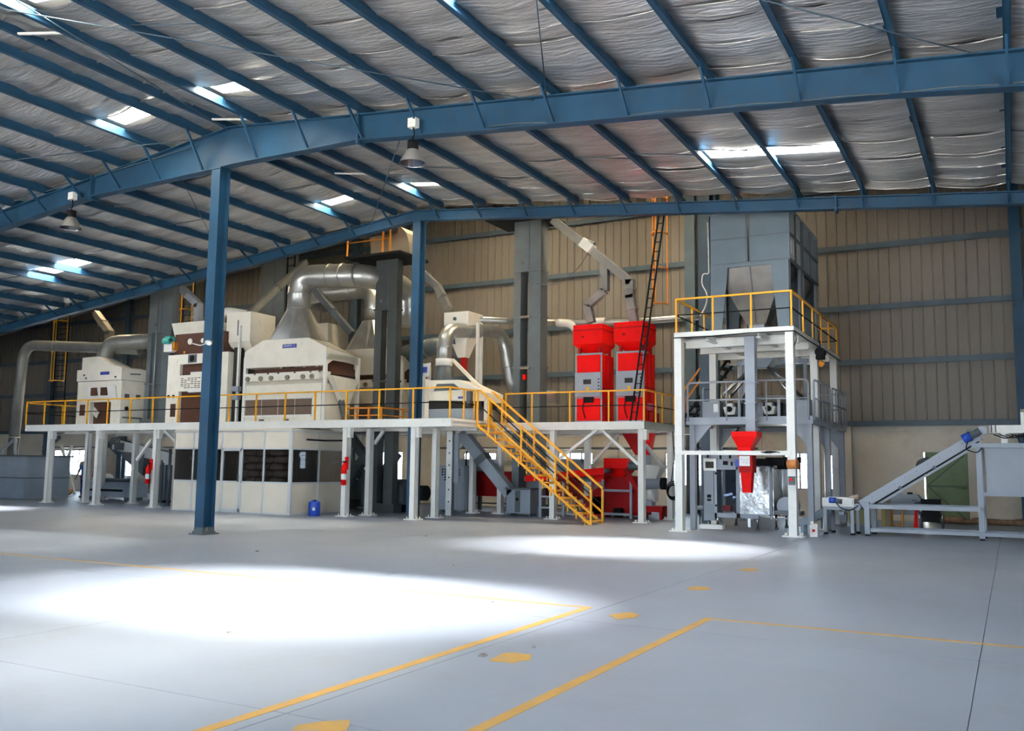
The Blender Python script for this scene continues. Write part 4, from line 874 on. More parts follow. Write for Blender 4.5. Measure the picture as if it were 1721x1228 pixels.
# red machines
def redm(x0, lab):
    t = thing('colour_sorter', lab, 'machine', (x0+.53,29.9,DK), None)
    x1, y0, y1 = x0+1.02, 29.9, 31.0
    B().box(x0+.02,x1,y0+.02,y1,DK+.05,5.85).build('body', M_red, t)
    b = B()
    for q in ((x0,x0+.05,DK,5.9),(x1-.04,x1+.01,DK,5.9),(x0,x1,5.84,5.9),(x0,x1,DK,DK+.07),(x0,x1,4.28,4.32)): b.box(q[0],q[1],y0-.01,y0+.03,q[2],q[3])
    b.build('frame', M_lgrey, t)
    B().box(x0+.06,x1-.06,y0-.012,y0+.02,5.22,5.82).build('upper_panel', M_red, t); B().box(x0+.06,x1-.06,y0-.012,y0+.02,DK+.1,4.26).build('lower_panel', M_red, t)
    o = B().box(x0+.01,x1-.02,y0-.08,y0,4.34,5.2).build('control_front', M_lgrey, t)
    B().box(x0+.34,x0+.64,y0-.09,y0-.08,4.78,4.95).build('screen', M_dark, o); B().box(x0+.45,x0+.55,y0-.085,y0-.08,4.55,4.68).build('warning_label', M_yellow, o)
    for k in range(4): knob((x1-.09,y0-.08,4.95-k*.12),.025,o,M_black,L=.02)
    B().box(x0+.35,x1-.3,y0-.1,y0-.02,4.12,4.32).build('ejector_box', M_black, t)
    B().tube([(x0+.35,y0-.05,4.12),(x0+.3,y0-.07,3.9),(x0+.42,y0-.05,3.55)],.02,5,.1).build('hose', M_black, t)
    for y in (y0+.35,y0+.7): B().box(x1,x1+.02,y-.02,y+.02,DK+.1,5.8).build('side_seam', M_dred, t)
    B().box(x1,x1+.012,y0+.05,y1-.03,4.6,4.66).build('side_seam', M_dred, t)
    for x,y in ((x0+.12,y0+.1),(x1-.12,y0+.1),(x0+.12,y1-.1),(x1-.12,y1-.1)): B().box(x-.05,x+.05,y-.05,y+.05,5.85,6.2).build('hopper_leg', M_dred, t)
    b = B().fru((x0+.2,x1-.15,y0+.25,y1-.3),5.95,(x0-.08,x1+.03,y0-.05,y1+.05),6.24); b.box(x0-.08,x1+.03,y0-.05,y1+.05,6.24,6.94); b.build('hopper', M_red, t)
    B().box(x0-.1,x1+.05,y0-.07,y1+.07,6.72,6.76).build('hopper_rim', M_dred, t); knob((x0+.3,y0-.05,6.5),.05,t,M_dred)
    return t
redm(-13.68,'bright red colour sorter with grey control front, the one nearer the staircase')
redm(-12.1,'bright red colour sorter with grey control front, standing behind the leaning ladder')
t = thing('air_pump', 'maroon pump unit on the deck beside the second red sorter', 'pump', (-10.95,30.4,DK))
B().box(-11.0,-10.85,30.2,30.8,DK,3.75).build('base', M_dred, t); B().cyl((-10.95,30.1,3.95),(-10.95,30.7,3.95),.13,12).build('motor', mat('maroon_paint',(.30,.02,.06),.4), t)
# flight up to the tower behind the white tower column
t = thing('staircase', 'yellow railed flight rising behind the tower from the red machines platform', 'staircase', (-10.2,32.6,DK))
for y in (32.3,33.2):
    B().bar((-10.6,y,DK),(-8.7,y,5.85),.06,.16,(0,1,0)).build('stringer', M_black, t); B().bar((-10.6,y,4.45),(-8.7,y,6.9),.07,.07,(0,1,0)).build('hand_rail', M_orange, t)
    for f in (0,.5,1): B().box(-10.6+1.9*f-.03,-10.6+1.9*f+.03,y-.03,y+.03,DK+2.44*f,4.45+2.44*f).build('post', M_orange, t)
for k in range(9): f = (k+.5)/9; B().box(-10.75+1.9*f,-10.45+1.9*f,32.3,33.2,DK+2.44*f-.02,DK+2.44*f+.02).build('tread', M_black, t)
# high-bay lamps (unlit)
M_spun = mat('spun_aluminium', (.62,.58,.52), .3, .8, .06, 3)
def lamp(x, y, ztop, lab):
    t = thing('high_bay_lamp', lab, 'lamp', (x,y,ztop))
    B().box(x-.11,x+.11,y-.08,y+.08,ztop+.08,ztop+.3).build('junction_box', M_white, t)
    B().tube([(x,y,ztop+.1),(x+.04,y,ztop-.08),(x-.02,y,ztop-.2),(x,y,ztop-.3)],.018,6,.05).build('cord', M_black, t)
    B().cyl((x,y,ztop-.48),(x,y,ztop-.25),.13,12).build('driver', M_black, t)
    b = B(); n = 20; prof = [(.13,-.46),(.17,-.52),(.27,-.68),(.31,-.78)]; vs = [(x+R*math.cos(2*math.pi*j/n),y+R*math.sin(2*math.pi*j/n),ztop+z) for R,z in prof for j in range(n)]
    b.add(vs,[(i*n+j,i*n+(j+1)%n,(i+1)*n+(j+1)%n,(i+1)*n+j) for i in range(3) for j in range(n)],True); b.build('reflector', M_spun, t)
    B().cyl((x,y,ztop-.775),(x,y,ztop-.76),.3,20).build('lens', M_acryl, t)
lamp(-11.97,17.0,9.6,'bell-shaped high-bay lamp hanging right of the near column under the deep beam')
lamp(-24.22,17.0,9.47,'bell-shaped high-bay lamp hanging left of the near column under the deep beam')
t = thing('security_camera', 'small white camera on a bracket on the near column', 'camera', (-18.25,17.1,4.9)); B().cyl((-18.3,16.95,4.95),(-18.05,16.8,4.9),.06,10).build('body', M_white, t); B().box(-18.35,-18.25,16.95,17.1,4.92,5.02).build('bracket', M_tin, t)
B().tube([(-18.3,17.0,4.95),(-18.65,17.05,4.9),(-19.0,17.1,4.98)],.012,5,.1).build('wire', M_paper, t)
M_debris = mat('debris_grey', (.2,.19,.17), .9)
# ------------------------------------------------------------------ office cabin under the long platform
M_alu = mat('aluminium_frame', (.62,.63,.63), .4, .3, .04, 3)
of = thing('office_cabin', 'cream panelled office cabin with dark glass under the long platform', 'cabin', (-25.6,25.2,0))
OX0, OX1, OY0, OY1 = -28.7, -22.72, 25.2, 28.5
OZ = (.03, 1.14, 2.37, 3.0)
fx = (-28.7,-27.65,-26.14,-25.11,-24.02,-22.72); sy = (25.2,26.75,28.5)
def panel(a, c, z0, z1, side, m, nm):
    g = .03
    if side: b = B().box(OX1-.04,OX1-.02,a+g,c-g,z0+g,z1-g)
    else: b = B().box(a+g,c-g,OY0+.02,OY0+.04,z0+g,z1-g)
    return b.build(nm, m, of)
def pane(a, c, z0, z1, side):
    g = .03
    v = [(OX1-.03,a+g,z0+g),(OX1-.03,c-g,z0+g),(OX1-.03,c-g,z1-g),(OX1-.03,a+g,z1-g)] if side else [(a+g,OY0+.03,z0+g),(c-g,OY0+.03,z0+g),(c-g,OY0+.03,z1-g),(a+g,OY0+.03,z1-g)]
    B().add(v,[(0,1,2,3)]).build('glass_pane', M_tint, of)
for xs_,side in ((fx,0),(sy,1)):
    for a,c in zip(xs_,xs_[1:]):
        panel(a,c,OZ[0],OZ[1],side,M_office,'lower_panel'); panel(a,c,OZ[2],OZ[3],side,M_office,'upper_panel')
        pane(a,c,OZ[1],OZ[2],side)
for x in fx: B().box(x-.035,x+.035,OY0,OY0+.07,0,3.03).build('mullion', M_alu, of)
for y in sy[1:]: B().box(OX1-.07,OX1,y-.035,y+.035,0,3.03).build('mullion', M_alu, of)
for z in OZ:
    B().box(OX0,OX1,OY0,OY0+.065,z-.03,z+.03).build('transom', M_alu, of); B().box(OX1-.065,OX1,OY0,OY1,z-.03,z+.03).build('transom', M_alu, of)
B().box(OX1-.1,OX1+.01,OY0-.01,OY0+.1,0,3.05).build('corner_post', M_alu, of)
o = B().box(-26.1,-26.04,OY0-.03,OY0+.02,.05,2.34).box(-25.21,-25.15,OY0-.03,OY0+.02,.05,2.34).box(-26.1,-25.15,OY0-.03,OY0+.02,2.28,2.34).box(-26.1,-25.15,OY0-.03,OY0+.02,.03,.15).build('door', M_alu, of)
B().box(-25.25,-25.17,OY0-.06,OY0-.03,1.15,1.4).build('handle', M_steel, o)
B().box(OX0,OX1,OY0,OY1,3.02,3.1).build('roof', M_office, of)
B().box(OX0,OX1-.1,OY1-.04,OY1,0,1.1).box(OX0,OX1-.1,OY1-.04,OY1,2.4,3.0).box(OX0,-27.0,OY1-.04,OY1,1.1,2.4).box(-26.2,-24.3,OY1-.04,OY1,1.1,2.4).build('rear_wall', M_office, of)
B().box(OX0,OX0+.04,OY0,OY1,0,3.0).build('end_wall', M_office, of)
B().tube([(OX1+.02,26.0,2.72),(OX1+.03,27.0,2.71),(OX1+.02,28.0,2.74)],.035,6).build('conduit', M_black, of)
# sacks stacked inside
def sack(loc, sx, sy_, sz, m, lab=None, cat='sack', group=None, rz=0, name='sack', src=None, seed=0):
    if src is not None:
        o = src.copy(); COL.objects.link(o)
    else:
        b = B(); n, mm = 14, 7; vs = []
        for i in range(mm+1):
            th = math.pi*i/mm
            for j in range(n):
                a = 2*math.pi*j/n; c, s = math.cos(a), math.sin(a)
                sc = lambda v,p: math.copysign(abs(v)**p, v)
                R = math.sin(th)**.5
                vs.append((sx*sc(c,.6)*R*(1+.05*math.sin(3*a+seed)), sy_*sc(s,.7)*R*(1+.06*math.sin(2*a+i+seed)), sz*(1+math.copysign(abs(math.cos(th))**.8,math.cos(th))*(1+.08*math.sin(a*2+seed)))))
        b.add(vs,[(i*n+j,i*n+(j+1)%n,(i+1)*n+(j+1)%n,(i+1)*n+j) for i in range(mm) for j in range(n)],True)
        o = b.build(name, m)
    o.location = V(*loc)*S; o.rotation_euler.z = rz; ORG[o] = V(*loc)
    return tag(o, lab, cat, group)
proto = None; rows = 9
for r in range(rows):
    for k in range(3):
        x = -25.05+k*.68+(.2 if r%2 else 0); z = r*.262
        for d in range(1):
            s = sack((x, 25.68+.03*((r*k)%2), z), .36,.26,.14, M_cloth, None, 'sack', 'sacks stacked inside the cabin', .08*math.sin(r*3+k), 'sack', proto)
            s['label'] = 'brown sack, %s of the %s column in the stack behind the cabin glass' % (('bottom','second from bottom','third from bottom','fourth from bottom','middle','fourth from top','third from top','second from top','top')[r] , ('left','centre','right')[k])
            proto = proto or s
# fire extinguishers
def extinguisher(x, y, z0, lab, hose=True):
    t = thing('fire_extinguisher', lab, 'extinguisher', (x,y,z0))
    B().lathe((x,y,z0),[(.02,0),(.1,.02),(.1,.62),(.07,.7),(.035,.74),(.035,.8)],14).build('cylinder', M_red, t)
    B().lathe((x,y,z0+.2),[(.102,0),(.104,.01),(.104,.19),(.102,.2)],14).build('label', M_paper, t)
    B().box(x-.03,x+.1,y-.03,y+.03,z0+.8,z0+.85).build('valve', M_black, t)
    B().box(x-.02,x+.08,y+.06,y+.14,z0+.55,z0+1.0).build('wall_bracket', M_red, t)
    if hose: B().tube([(x,y,z0+.82),(x-.3,y-.05,z0+.88),(x-.62,y-.05,z0+.85),(x-.6,y-.05,z0+.7),(x-.3,y-.05,z0+.76),(x-.05,y-.05,z0+.82)],.015,6,.12).build('hose', M_dgrey, t)
    else: B().tube([(x+.03,y-.05,z0+.82),(x+.17,y-.06,z0+.6),(x+.15,y-.06,z0-.2)],.02,6,.1).build('hose', M_black, t)
extinguisher(-20.72, 25.72, 1.1, 'red fire extinguisher with looped hose on the column beside the cabin')
extinguisher(-30.72, 25.72, .95, 'red fire extinguisher hung on the white column left of the near blue column', False)
t = thing('jerrycan', 'blue plastic jerrycan on the floor against the cabin side', 'can', (-21.9,25.6,0))
B().lathe((-21.9,25.6,0),[(.19,0),(.21,.02),(.21,.46),(.17,.52),(.06,.53)],16).build('body', M_bluep, t); B().box(-22.0,-21.8,25.57,25.63,.52,.56).build('handle', M_bluep, t); B().cyl((-21.8,25.5,.5),(-21.8,25.5,.57),.04,8).build('cap', M_black, t)
B().box(-21.82,-21.72,25.4,25.42,.2,.3).build('label', M_paper, t)
# steel bin at the far left
t = thing('dust_bin', 'large blue-grey steel dust bin at the left end by the pipe', 'bin', (-42.5,27.2,0))
B().box(-45.2,-40.85,27.2,29.5,.02,2.0).build('body', M_grey, t)
B().box(-45.2,-40.8,27.14,29.5,.98,1.03).build('middle_ledge', M_dgrey, t); B().box(-45.25,-40.75,27.1,29.6,2.0,2.08).build('top_rim', M_dgrey, t)
B().prism([(-45.2,1.1),(-45.2,1.95),(-42.9,1.95)],'y',27.17,27.2).build('sloped_panel', M_dgrey, t)
B().tube([(-44.0,28,2.1),(-44.0,28,2.35),(-43.0,28,2.9),(-42.4,27.6,2.4),(-42.35,27.6,2.08)],.07,8,.2).build('side_pipe', M_grey, t)
# ------------------------------------------------------------------ under the platforms
def conveyor(lab, p, q, w, h, m, legs=(), belt=M_black, roll=True, lm=None, cat='conveyor'):
    t = thing('conveyor', lab, cat, (p[0],p[1],0)); p = V(*p); q = V(*q)
    for s in (-1,1): B().bar(p+V(0,s*w/2,0),q+V(0,s*w/2,0),.05,h,(0,0,1)).build('side_frame', m, t)
    B().bar(p+V(0,0,h*.2),q+V(0,0,h*.2),w-.08,.05,(0,0,1)).build('belt', belt, t)
    if roll:
        for e in (p,q): B().cyl(e-V(0,w/2,0),e+V(0,w/2,0),h*.35,12).build('roller', M_dgrey, t)
    for f in legs:
        c = p+(q-p)*f
        for s in (-1,1): B().box(c.x-.05,c.x+.05,c.y+s*w/2-.05,c.y+s*w/2+.05,0,c.z-h*.3).build('leg', lm or m, t)
    return t
conveyor('pale inclined conveyor sloping down under the far end of the long platform', (-37.2,29.5,2.65),(-31.0,29.5,1.6),.9,.5,M_pale,(.55,.95),M_brown,True,M_dgrey)
conveyor('lower grey conveyor behind the post near the cabin', (-34.0,30.5,1.35),(-30.9,30.5,.95),.8,.35,M_grey,(.2,.9))
t = thing('motor_unit', 'grey motor unit on a bracket under the left part of the long platform', 'motor', (-36.6,29.2,2.6)); B().cyl((-37.4,29.2,2.75),(-36.7,29.2,2.75),.22,12).build('motor', M_dgrey, t); B().box(-37.0,-36.4,28.95,29.4,2.35,2.7).build('gearbox', M_dgrey, t); B().prism([(-36.6,2.3),(-35.0,2.2),(-35.0,1.2),(-36.4,2.0)],'y',29.0,29.4).build('guard', M_dgrey, t)
t = thing('control_cabinet', 'row of narrow grey cabinets under the pale inclined conveyor', 'cabinet', (-34.6,29.6,0))
for k in range(4): B().box(-35.0+k*.32,-34.72+k*.32,29.5,30.1,.08,1.7).build('cabinet_bay', M_grey if k%2 == 0 else M_dgrey, t)
B().box(-35.05,-33.7,29.45,30.15,0,.1).build('plinth', M_black, t)
t = thing('post', 'thin dark grey pipe post standing in front of the conveyors', 'post', (-31.2,27.2,0)); B().cyl((-31.2,27.2,.04),(-31.2,27.2,2.4),.06,10).build('pipe', M_dgrey, t); B().cyl((-31.2,27.2,0),(-31.2,27.2,.05),.14,10).build('foot', M_dgrey, t)
t = thing('blower', 'grey round-ended blower housing on the floor under the far end', 'blower', (-38,30,0))
b = B(); b.prism([(29.4,.15),(30.5,.15),(30.5,.6),(30.3,.85),(29.95,.95),(29.6,.85),(29.4,.6)],'x',-39.6,-36.4); b.build('housing', M_grey, t); B().box(-39.3,-36.8,29.35,29.4,.42,.52).build('slot', M_black, t)
for x in (-39.3,-36.7): B().box(x-.1,x+.1,29.5,30.4,0,.15).build('foot', M_dgrey, t)
B().box(-39.2,-37,29.6,30.3,.95,1.02).build('lid', M_dgrey, t)
# the worker
M_skin = mat('skin', (.25,.13,.08), .6); M_shirt = mat('blue_shirt', (.02,.12,.33), .8); M_pants = mat('navy_trousers', (.012,.02,.12), .8); M_cap = mat('pale_head_cloth', (.42,.34,.26), .9)
def skin_body(name, pts, edges, m, parent=None, origin=(0,0,0), sub=1):
    me = bpy.data.meshes.new(name); me.from_pydata([(V(*p[:3])-V(*origin))*S for p in pts], edges, []); me.materials.append(m)
    o = bpy.data.objects.new(name, me); COL.objects.link(o)
    bpy.context.view_layer.objects.active = o
    md = o.modifiers.new('skin','SKIN'); 
    for v,p in zip(me.skin_vertices[0].data, pts): v.radius = (p[3]*S,(p[4] if len(p) > 4 else p[3])*S)
    me.skin_vertices[0].data[0].use_root = True
    sm = o.modifiers.new('sub','SUBSURF'); sm.levels = sm.render_levels = sub+1
    if parent: o.parent = parent
    else: o.location = V(*origin)*S
    ORG[o] = V(*origin); return o
hx, hy = -40.8, 30.3
wk = thing('person', 'worker in a blue shirt and navy trousers with pale head cloth seen from behind', 'person', (hx,hy,0))
K = 1.26                                  # body laid out for 1.7 units, scaled to the worker's height
def P(x,y,z,r,r2=None): return (hx+x*K,hy+y*K,z*K,r*K,(r2 or r)*K)
body = [P(0,0,.92,.13,.1),P(0,0,1.15,.14,.1),P(0,0,1.36,.16,.1),P(0,0,1.46,.06),P(0,.01,1.56,.07),P(0,.02,1.66,.085),P(-.09,0,.85,.09),P(-.1,.02,.48,.06),P(-.11,0,.1,.045),P(-.12,-.1,.04,.04),P(.09,0,.85,.09),P(.1,-.05,.48,.06),P(.1,.0,.1,.045),P(.1,-.1,.04,.04),
        P(-.2,0,1.38,.06),P(-.26,-.03,1.1,.045),P(-.24,-.16,.88,.035),P(-.23,-.22,.8,.03),P(.2,0,1.38,.06),P(.26,-.03,1.1,.045),P(.24,-.16,.88,.035),P(.23,-.22,.8,.03)]
skin_body('body', body, [(0,1),(1,2),(2,3),(3,4),(4,5),(0,6),(6,7),(7,8),(8,9),(0,10),(10,11),(11,12),(12,13),(2,14),(14,15),(15,16),(16,17),(2,18),(18,19),(19,20),(20,21)], M_skin, wk, (hx,hy,0))
for s in (-1,1):                           # fingers and thumb
    for k in range(4): 
        f = .012*(k-1.5); skin_body('finger', [P(s*.23+f*1.6,-.22,.8,.009),P(s*.23+f*1.9,-.24,.755,.008),P(s*.23+f*1.9,-.235,.72-.006*abs(k-1.5),.007)], [(0,1),(1,2)], M_skin, wk, (hx,hy,0))
    skin_body('thumb', [P(s*.215,-.22,.82,.01),P(s*.195,-.25,.79,.009),P(s*.19,-.26,.765,.008)], [(0,1),(1,2)], M_skin, wk, (hx,hy,0))
skin_body('shirt', [P(0,0,.86,.15,.115),P(0,0,1.15,.16,.12),P(0,0,1.37,.175,.115),P(0,0,1.45,.075),P(-.2,0,1.39,.075),P(-.25,-.02,1.18,.065),P(.2,0,1.39,.075),P(.25,-.02,1.18,.065)], [(0,1),(1,2),(2,3),(2,4),(4,5),(2,6),(6,7)], M_shirt, wk, (hx,hy,0))
skin_body('trousers', [P(0,0,.93,.14,.11),P(-.09,0,.84,.105),P(-.1,.02,.48,.08),P(-.11,0,.12,.065),P(.09,0,.84,.105),P(.1,-.05,.48,.08),P(.1,0,.12,.065)], [(0,1),(1,2),(2,3),(0,4),(4,5),(5,6)], M_pants, wk, (hx,hy,0))
for s in (-1,1): skin_body('shoe', [P(s*.11,.03,.045,.05,.04),P(s*.11,-.12,.035,.045,.035)], [(0,1)], M_black, wk, (hx,hy,0))
skin_body('head_cloth', [P(0,.03,1.6,.1),P(0,.02,1.7,.105),P(0,.02,1.75,.07)], [(0,1),(1,2)], M_cap, wk, (hx,hy,0))
b = B(); b.lathe((hx,hy-.1*K,1.575*K),[(.0,0),(.02,.01),(.0,.04)],6); 
for s in (-1,1): b.lathe((hx+s*.035*K,hy-.085*K,1.63*K),[(0,0),(.012,.01),(0,.02)],6)
b.build('face_features', M_dark, wk)
# second person's red cloth hanging by the window / sacks around
t = thing('red_cloth', 'dark red cloth hung on the wall beside the far window', 'cloth', (-49,37.2,.9)); b = B(); b.hull([(-49.25,37.1),(-48.85,37.05),(-48.85,37.3),(-49.25,37.3)],.87,[(-49.15,37.15),(-48.9,37.1),(-48.9,37.3),(-49.15,37.3)],1.86); b.build('cloth', M_dred, t)
for k,(x,y,z,sx,m,rz,lab) in enumerate((
    (-44.9,32.0,0,.55,M_bsack,.3,'large slumped brown sack on the floor left of the worker'),
    (-46.2,32.6,0,.5,M_bsack,-.4,'flattened brown sack lying behind the slumped one by the far window'),
    (-45.4,32.2,.36,.45,M_wsack,.2,'pale sack lying on the slumped brown sacks left of the worker'),
    (-48.3,33,0,.55,M_bsack,.1,'brown sack at the foot of the wall column behind the dust bin'),
    (-48.2,33,.45,.45,M_bsack,.5,'brown sack on top of another behind the dust bin'),
    (-41.6,32.0,0,.5,M_wsack,.1,'white sack at the bottom of the small heap right of the worker'),
    (-41.5,32.1,.4,.45,M_wsack,.4,'white sack in the middle of the small heap right of the worker'),
    (-41.5,32.0,.8,.42,M_wsack,-.3,'white sack on top of the small heap right of the worker'))):
    sack((x,y,z),sx,.4,.2,m,lab,'sack',None,rz,'sack',None,k)
for r in range(6):
    s = sack((-40.1+.05*math.sin(r*2),35.0,r*.3),.5,.35,.16,M_wsack,'white printed sack, %s in the tall pile by the far wall' % ('lowest','second from the floor','third from the floor','third from the top','second from the top','topmost')[r],'sack','white sacks piled by the far wall',.15*math.sin(r*4),'sack')
# wide pipe rack / cable tray along the wall
for x0,x1,lab in ((-54,-29,'dark pipe run along the back wall under the far end of the long platform'),(-24.2,-8.9,'dark pipe run along the back wall behind the red machines')):
    t = thing('pipe_run', lab, 'pipe', ((x0+x1)/2,36.9,2.65)); B().cyl((x0,36.95,2.66),(x1,36.95,2.66),.05,8).build('pipe', M_dgrey, t)
    for k in range(5): x = x0+(x1-x0)*(k+.5)/5; B().bar((x,36.95,2.66),(x,37.29,2.66),.04,.04).build('bracket', M_dgrey, t)
for (p,q,lab) in (((-46.6,33,.0),(-45.65,33,2.7),'pale diagonal brace of the white pair crossing before the far window, rising to the right'),((-45.3,33.1,0),(-46.7,33.1,2.7),'pale diagonal brace of the white pair crossing before the far window, rising to the left'),((-54.3,37.2,2.38),(-52.7,37.2,3.33),'blue-grey diagonal strut above the dust bin'),((-48.9,37.2,3.35),(-46.7,37.2,2.02),'blue-grey diagonal strut across the top of the far window')):
    tag(B().bar(p,q,.16 if 'white' in lab else .22,.08,(0,1,0)).build('brace', M_white if 'white' in lab else M_bluegr), lab, 'brace')
# dark aspirator machinery behind the cabin
t = thing('aspirator', 'dark crossed chutes and fan housing behind the white column with the extinguisher', 'machine', (-23,30,0))
for p,q in (((-24.2,30,3.3),(-22.0,30,1.0)),((-22.2,30.1,3.3),(-24.2,30.1,.9)),((-24.2,30.6,1.9),(-22.6,30.6,.3)),((-21.8,30.4,2.3),(-22.6,30.4,1.3))): B().bar(p,q,.32,.32,(0,1,0)).build('chute', M_dgrey, t)
B().box(-24.6,-22.5,30.3,31.5,.1,1.2).build('housing', M_dgrey, t)
B().prism([(-22.9,.3),(-20.9,.3),(-20.9,.95),(-21.3,1.25),(-22.5,1.3),(-22.9,1.0)],'y',29.6,30.8).build('fan_casing', M_dgrey, t); B().box(-22.8,-21,29.7,30.7,0,.3).build('skid', M_black, t)
B().cyl((-20.9,30.2,.75),(-20.2,30.2,.75),.3,14).build('motor', M_black, t); B().hull([(-24.2,29.3),(-23.4,29.3),(-23.4,29.9),(-24.2,29.9)],.05,[(-24.35,29.2),(-23.25,29.2),(-23.25,30),(-24.35,30)],.42).build('steel_tray', M_steel, t)
t = thing('perforated_strut', 'tall galvanised slotted strut beside the second blue column', 'strut', (-17.9,29,0))
B().box(-18.55,-18.3,29,29.2,0,3.2).build('strut', M_galv, t); B().box(-18.28,-18.1,29.1,29.2,1.2,3.0).build('flat', M_grey, t)
for k in range(6): knob((-18.42,29,.5+k*.45),.03,t,M_black,L=.01,name='slot')
# control cabinet
t = thing('control_cabinet', 'grey control cabinet with rows of round indicators between two white columns', 'cabinet', (-19.2,30.6,0))
B().box(-19.92,-18.75,30.6,31.6,.12,1.84).build('body', M_grey, t); B().box(-19.88,-18.8,30.58,30.6,.16,.55).build('lower_door', M_grey, t); B().box(-19.88,-18.8,30.58,30.6,.58,1.8).build('upper_door', M_grey, t)
for r in range(5):
    for k in range(7-(r > 2)*2):
        knob((-19.72+k*.13+(r > 2)*.13,30.58,1.68-r*.1),.035,t,M_black,L=.02,name='indicator')
for x in (-19.85,-18.85): B().box(x-.06,x+.06,30.7,31.5,0,.12).build('foot', M_dgrey, t)
B().tube([(-18.9,31,1.84),(-18.9,31,2.4),(-18.5,31,2.6)],.03,6,.15).build('conduit', M_black, t)
# grey hopper box with sloping chute
t = thing('chute_hopper', 'grey steel box fed by a sloping grey chute behind the staircase', 'hopper', (-16.1,30.3,0))
B().box(-16.68,-15.68,30.3,31.0,.1,1.0).build('box', M_grey, t); B().box(-16.72,-15.64,30.25,31.05,.97,1.04).build('rim', M_dgrey, t); B().box(-16.3,-16.1,30.26,30.3,.15,.95).build('centre_strip', M_dgrey, t); knob((-16.2,30.26,.62),.06,t,M_black,L=.02)
for x in (-16.6,-15.78): B().box(x-.05,x+.05,30.4,30.9,0,.1).build('foot', M_dgrey, t)
for k in range(8): B().box(-16.66+k*.13,-16.62+k*.13,30.24,30.26,1.0,1.08).build('bolt', M_dgrey, t)
B().bar((-18.8,30.5,3.1),(-16.6,30.5,.8),.42,.4,(0,1,0)).build('sloping_chute', M_grey, t); B().bar((-17.9,30.45,2.2),(-17.75,30.45,2.0),.5,.46,(0,1,0)).build('joint_flange', M_dgrey, t)
# grey and red machines at the back, behind the stair
t = thing('red_separator', 'long dark red machine body with a grey top behind the staircase', 'machine', (-18.5,32.6,0))
B().box(-20.0,-14.6,32.5,33.8,.62,1.62).build('body', M_dred, t); B().box(-20.6,-18.8,32.9,33.9,1.62,2.12).build('grey_top', M_grey, t); B().fru((-15.8,-14.3,32.7,33.6),1.62,(-15.8,-14.85,32.8,33.6),2.16).build('grey_cover', M_grey, t)
B().box(-16.9,-16.2,32.45,32.9,1.25,1.62).build('white_door', M_lgrey, t)
for x in (-19.8,-17.9,-16.5,-14.8):
    B().box(x-.08,x+.08,32.6,32.7,0,.62).build('leg', M_dgrey, t); B().box(x-.08,x+.08,33.6,33.7,0,.62).build('leg', M_dgrey, t)
B().box(-20,-14.6,32.6,32.7,.3,.36).build('stretcher', M_dgrey, t)
conveyor('bright red inclined conveyor behind the stair steps', (-16.1,31,1.38),(-12.9,31,1.72),.6,.24,M_red,(),M_black)
t = thing('stand', 'light grey tubular stand holding the low end of the red conveyor', 'stand', (-15.1,30.4,0))
for x in (-15.25,-14.75):
    for y in (30.3,31.2): B().box(x-.05,x+.05,y-.05,y+.05,0,1.3).build('leg', M_lgrey, t)
for z in (.35,.75,1.1): B().box(-15.25,-14.75,30.28,30.32,z-.03,z+.03).build('rung', M_lgrey, t)
t = thing('red_feeder', 'bright red hopper on a tall red housing under the red machines', 'machine', (-12.8,32,0))
b = B().box(-13.3,-12.35,31.6,32.5,1.8,2.18); b.fru((-13.05,-12.6,31.8,32.3),1.5,(-13.3,-12.35,31.6,32.5),1.8); b.build('hopper', M_red, t)
B().box(-13.9,-13.3,31.6,32.2,1.3,1.7).build('chute_box', M_red, t); B().prism([(-14.0,.1),(-11.95,.1),(-11.95,1.5),(-13.2,1.55),(-13.5,1.2),(-14.0,.9)],'y',32,33).build('housing', M_dred, t)
B().box(-14.3,-13.4,32.0,32.6,0,.75).build('base', M_dred, t); B().box(-14.05,-13.7,31.4,31.7,1.3,1.5).build('motor', M_dgrey, t)
for x in (-13.3,-12.2): B().box(x-.04,x+.04,31.5,31.58,0,1.4).build('leg', M_lgrey, t)
for z in (.15,1.0): B().box(-13.3,-12.2,31.5,31.58,z-.04,z+.04).build('stretcher', M_lgrey, t)
B().bar((-12.4,31.5,1.8),(-11.75,31.5,.75),.16,.1,(0,1,0)).build('slant_frame', M_dred, t); B().cyl((-12.3,31.6,1.9),(-11.9,31.6,1.9),.15,12).build('motor', M_dgrey, t); B().cyl((-12.9,31.7,.2),(-12.6,31.7,.2),.17,12).build('fan_motor', M_black, t)
t = thing('drop_chute', 'red tapering chute dropping through the deck below the red machines', 'chute', (-12.0,31.6,2.3))
B().prism([(-12.65,3.38),(-11.75,3.38),(-11.7,2.3),(-11.95,2.3)],'y',31.3,31.7).build('slope', M_dred, t); B().prism([(-11.75,3.38),(-11.25,3.38),(-11.45,2.3),(-11.7,2.3)],'y',31.3,31.7).build('taper', M_red, t); B().box(-11.72,-11.45,31.35,31.65,1.95,2.3).build('pipe', M_lgrey, t)
t = thing('vibro_feeder', 'white funnel over a black and white motor drum beside the corner column', 'feeder', (-11.5,32,.2))
B().fru((-11.8,-11.35,31.8,32.2),1.45,(-11.9,-11.1,31.6,32.4),1.88).box(-11.9,-11.1,31.6,32.4,1.88,1.95).build('funnel', M_white, t)
B().cyl((-11.9,32,1.28),(-11.2,32,1.28),.2,14).build('drum', M_lgrey, t); B().cyl((-11.2,32,1.28),(-11.0,32,1.28),.22,14).build('drum_end', M_black, t)
B().cyl((-11.75,32,.85),(-11.4,32,.85),.24,14).build('lower_drum', M_white, t); B().box(-11.9,-11.5,31.8,32.2,.45,.7).build('bearing', M_lgrey, t)
B().box(-12.0,-11.0,31.5,32.5,.26,.48).build('red_base', M_dred, t)
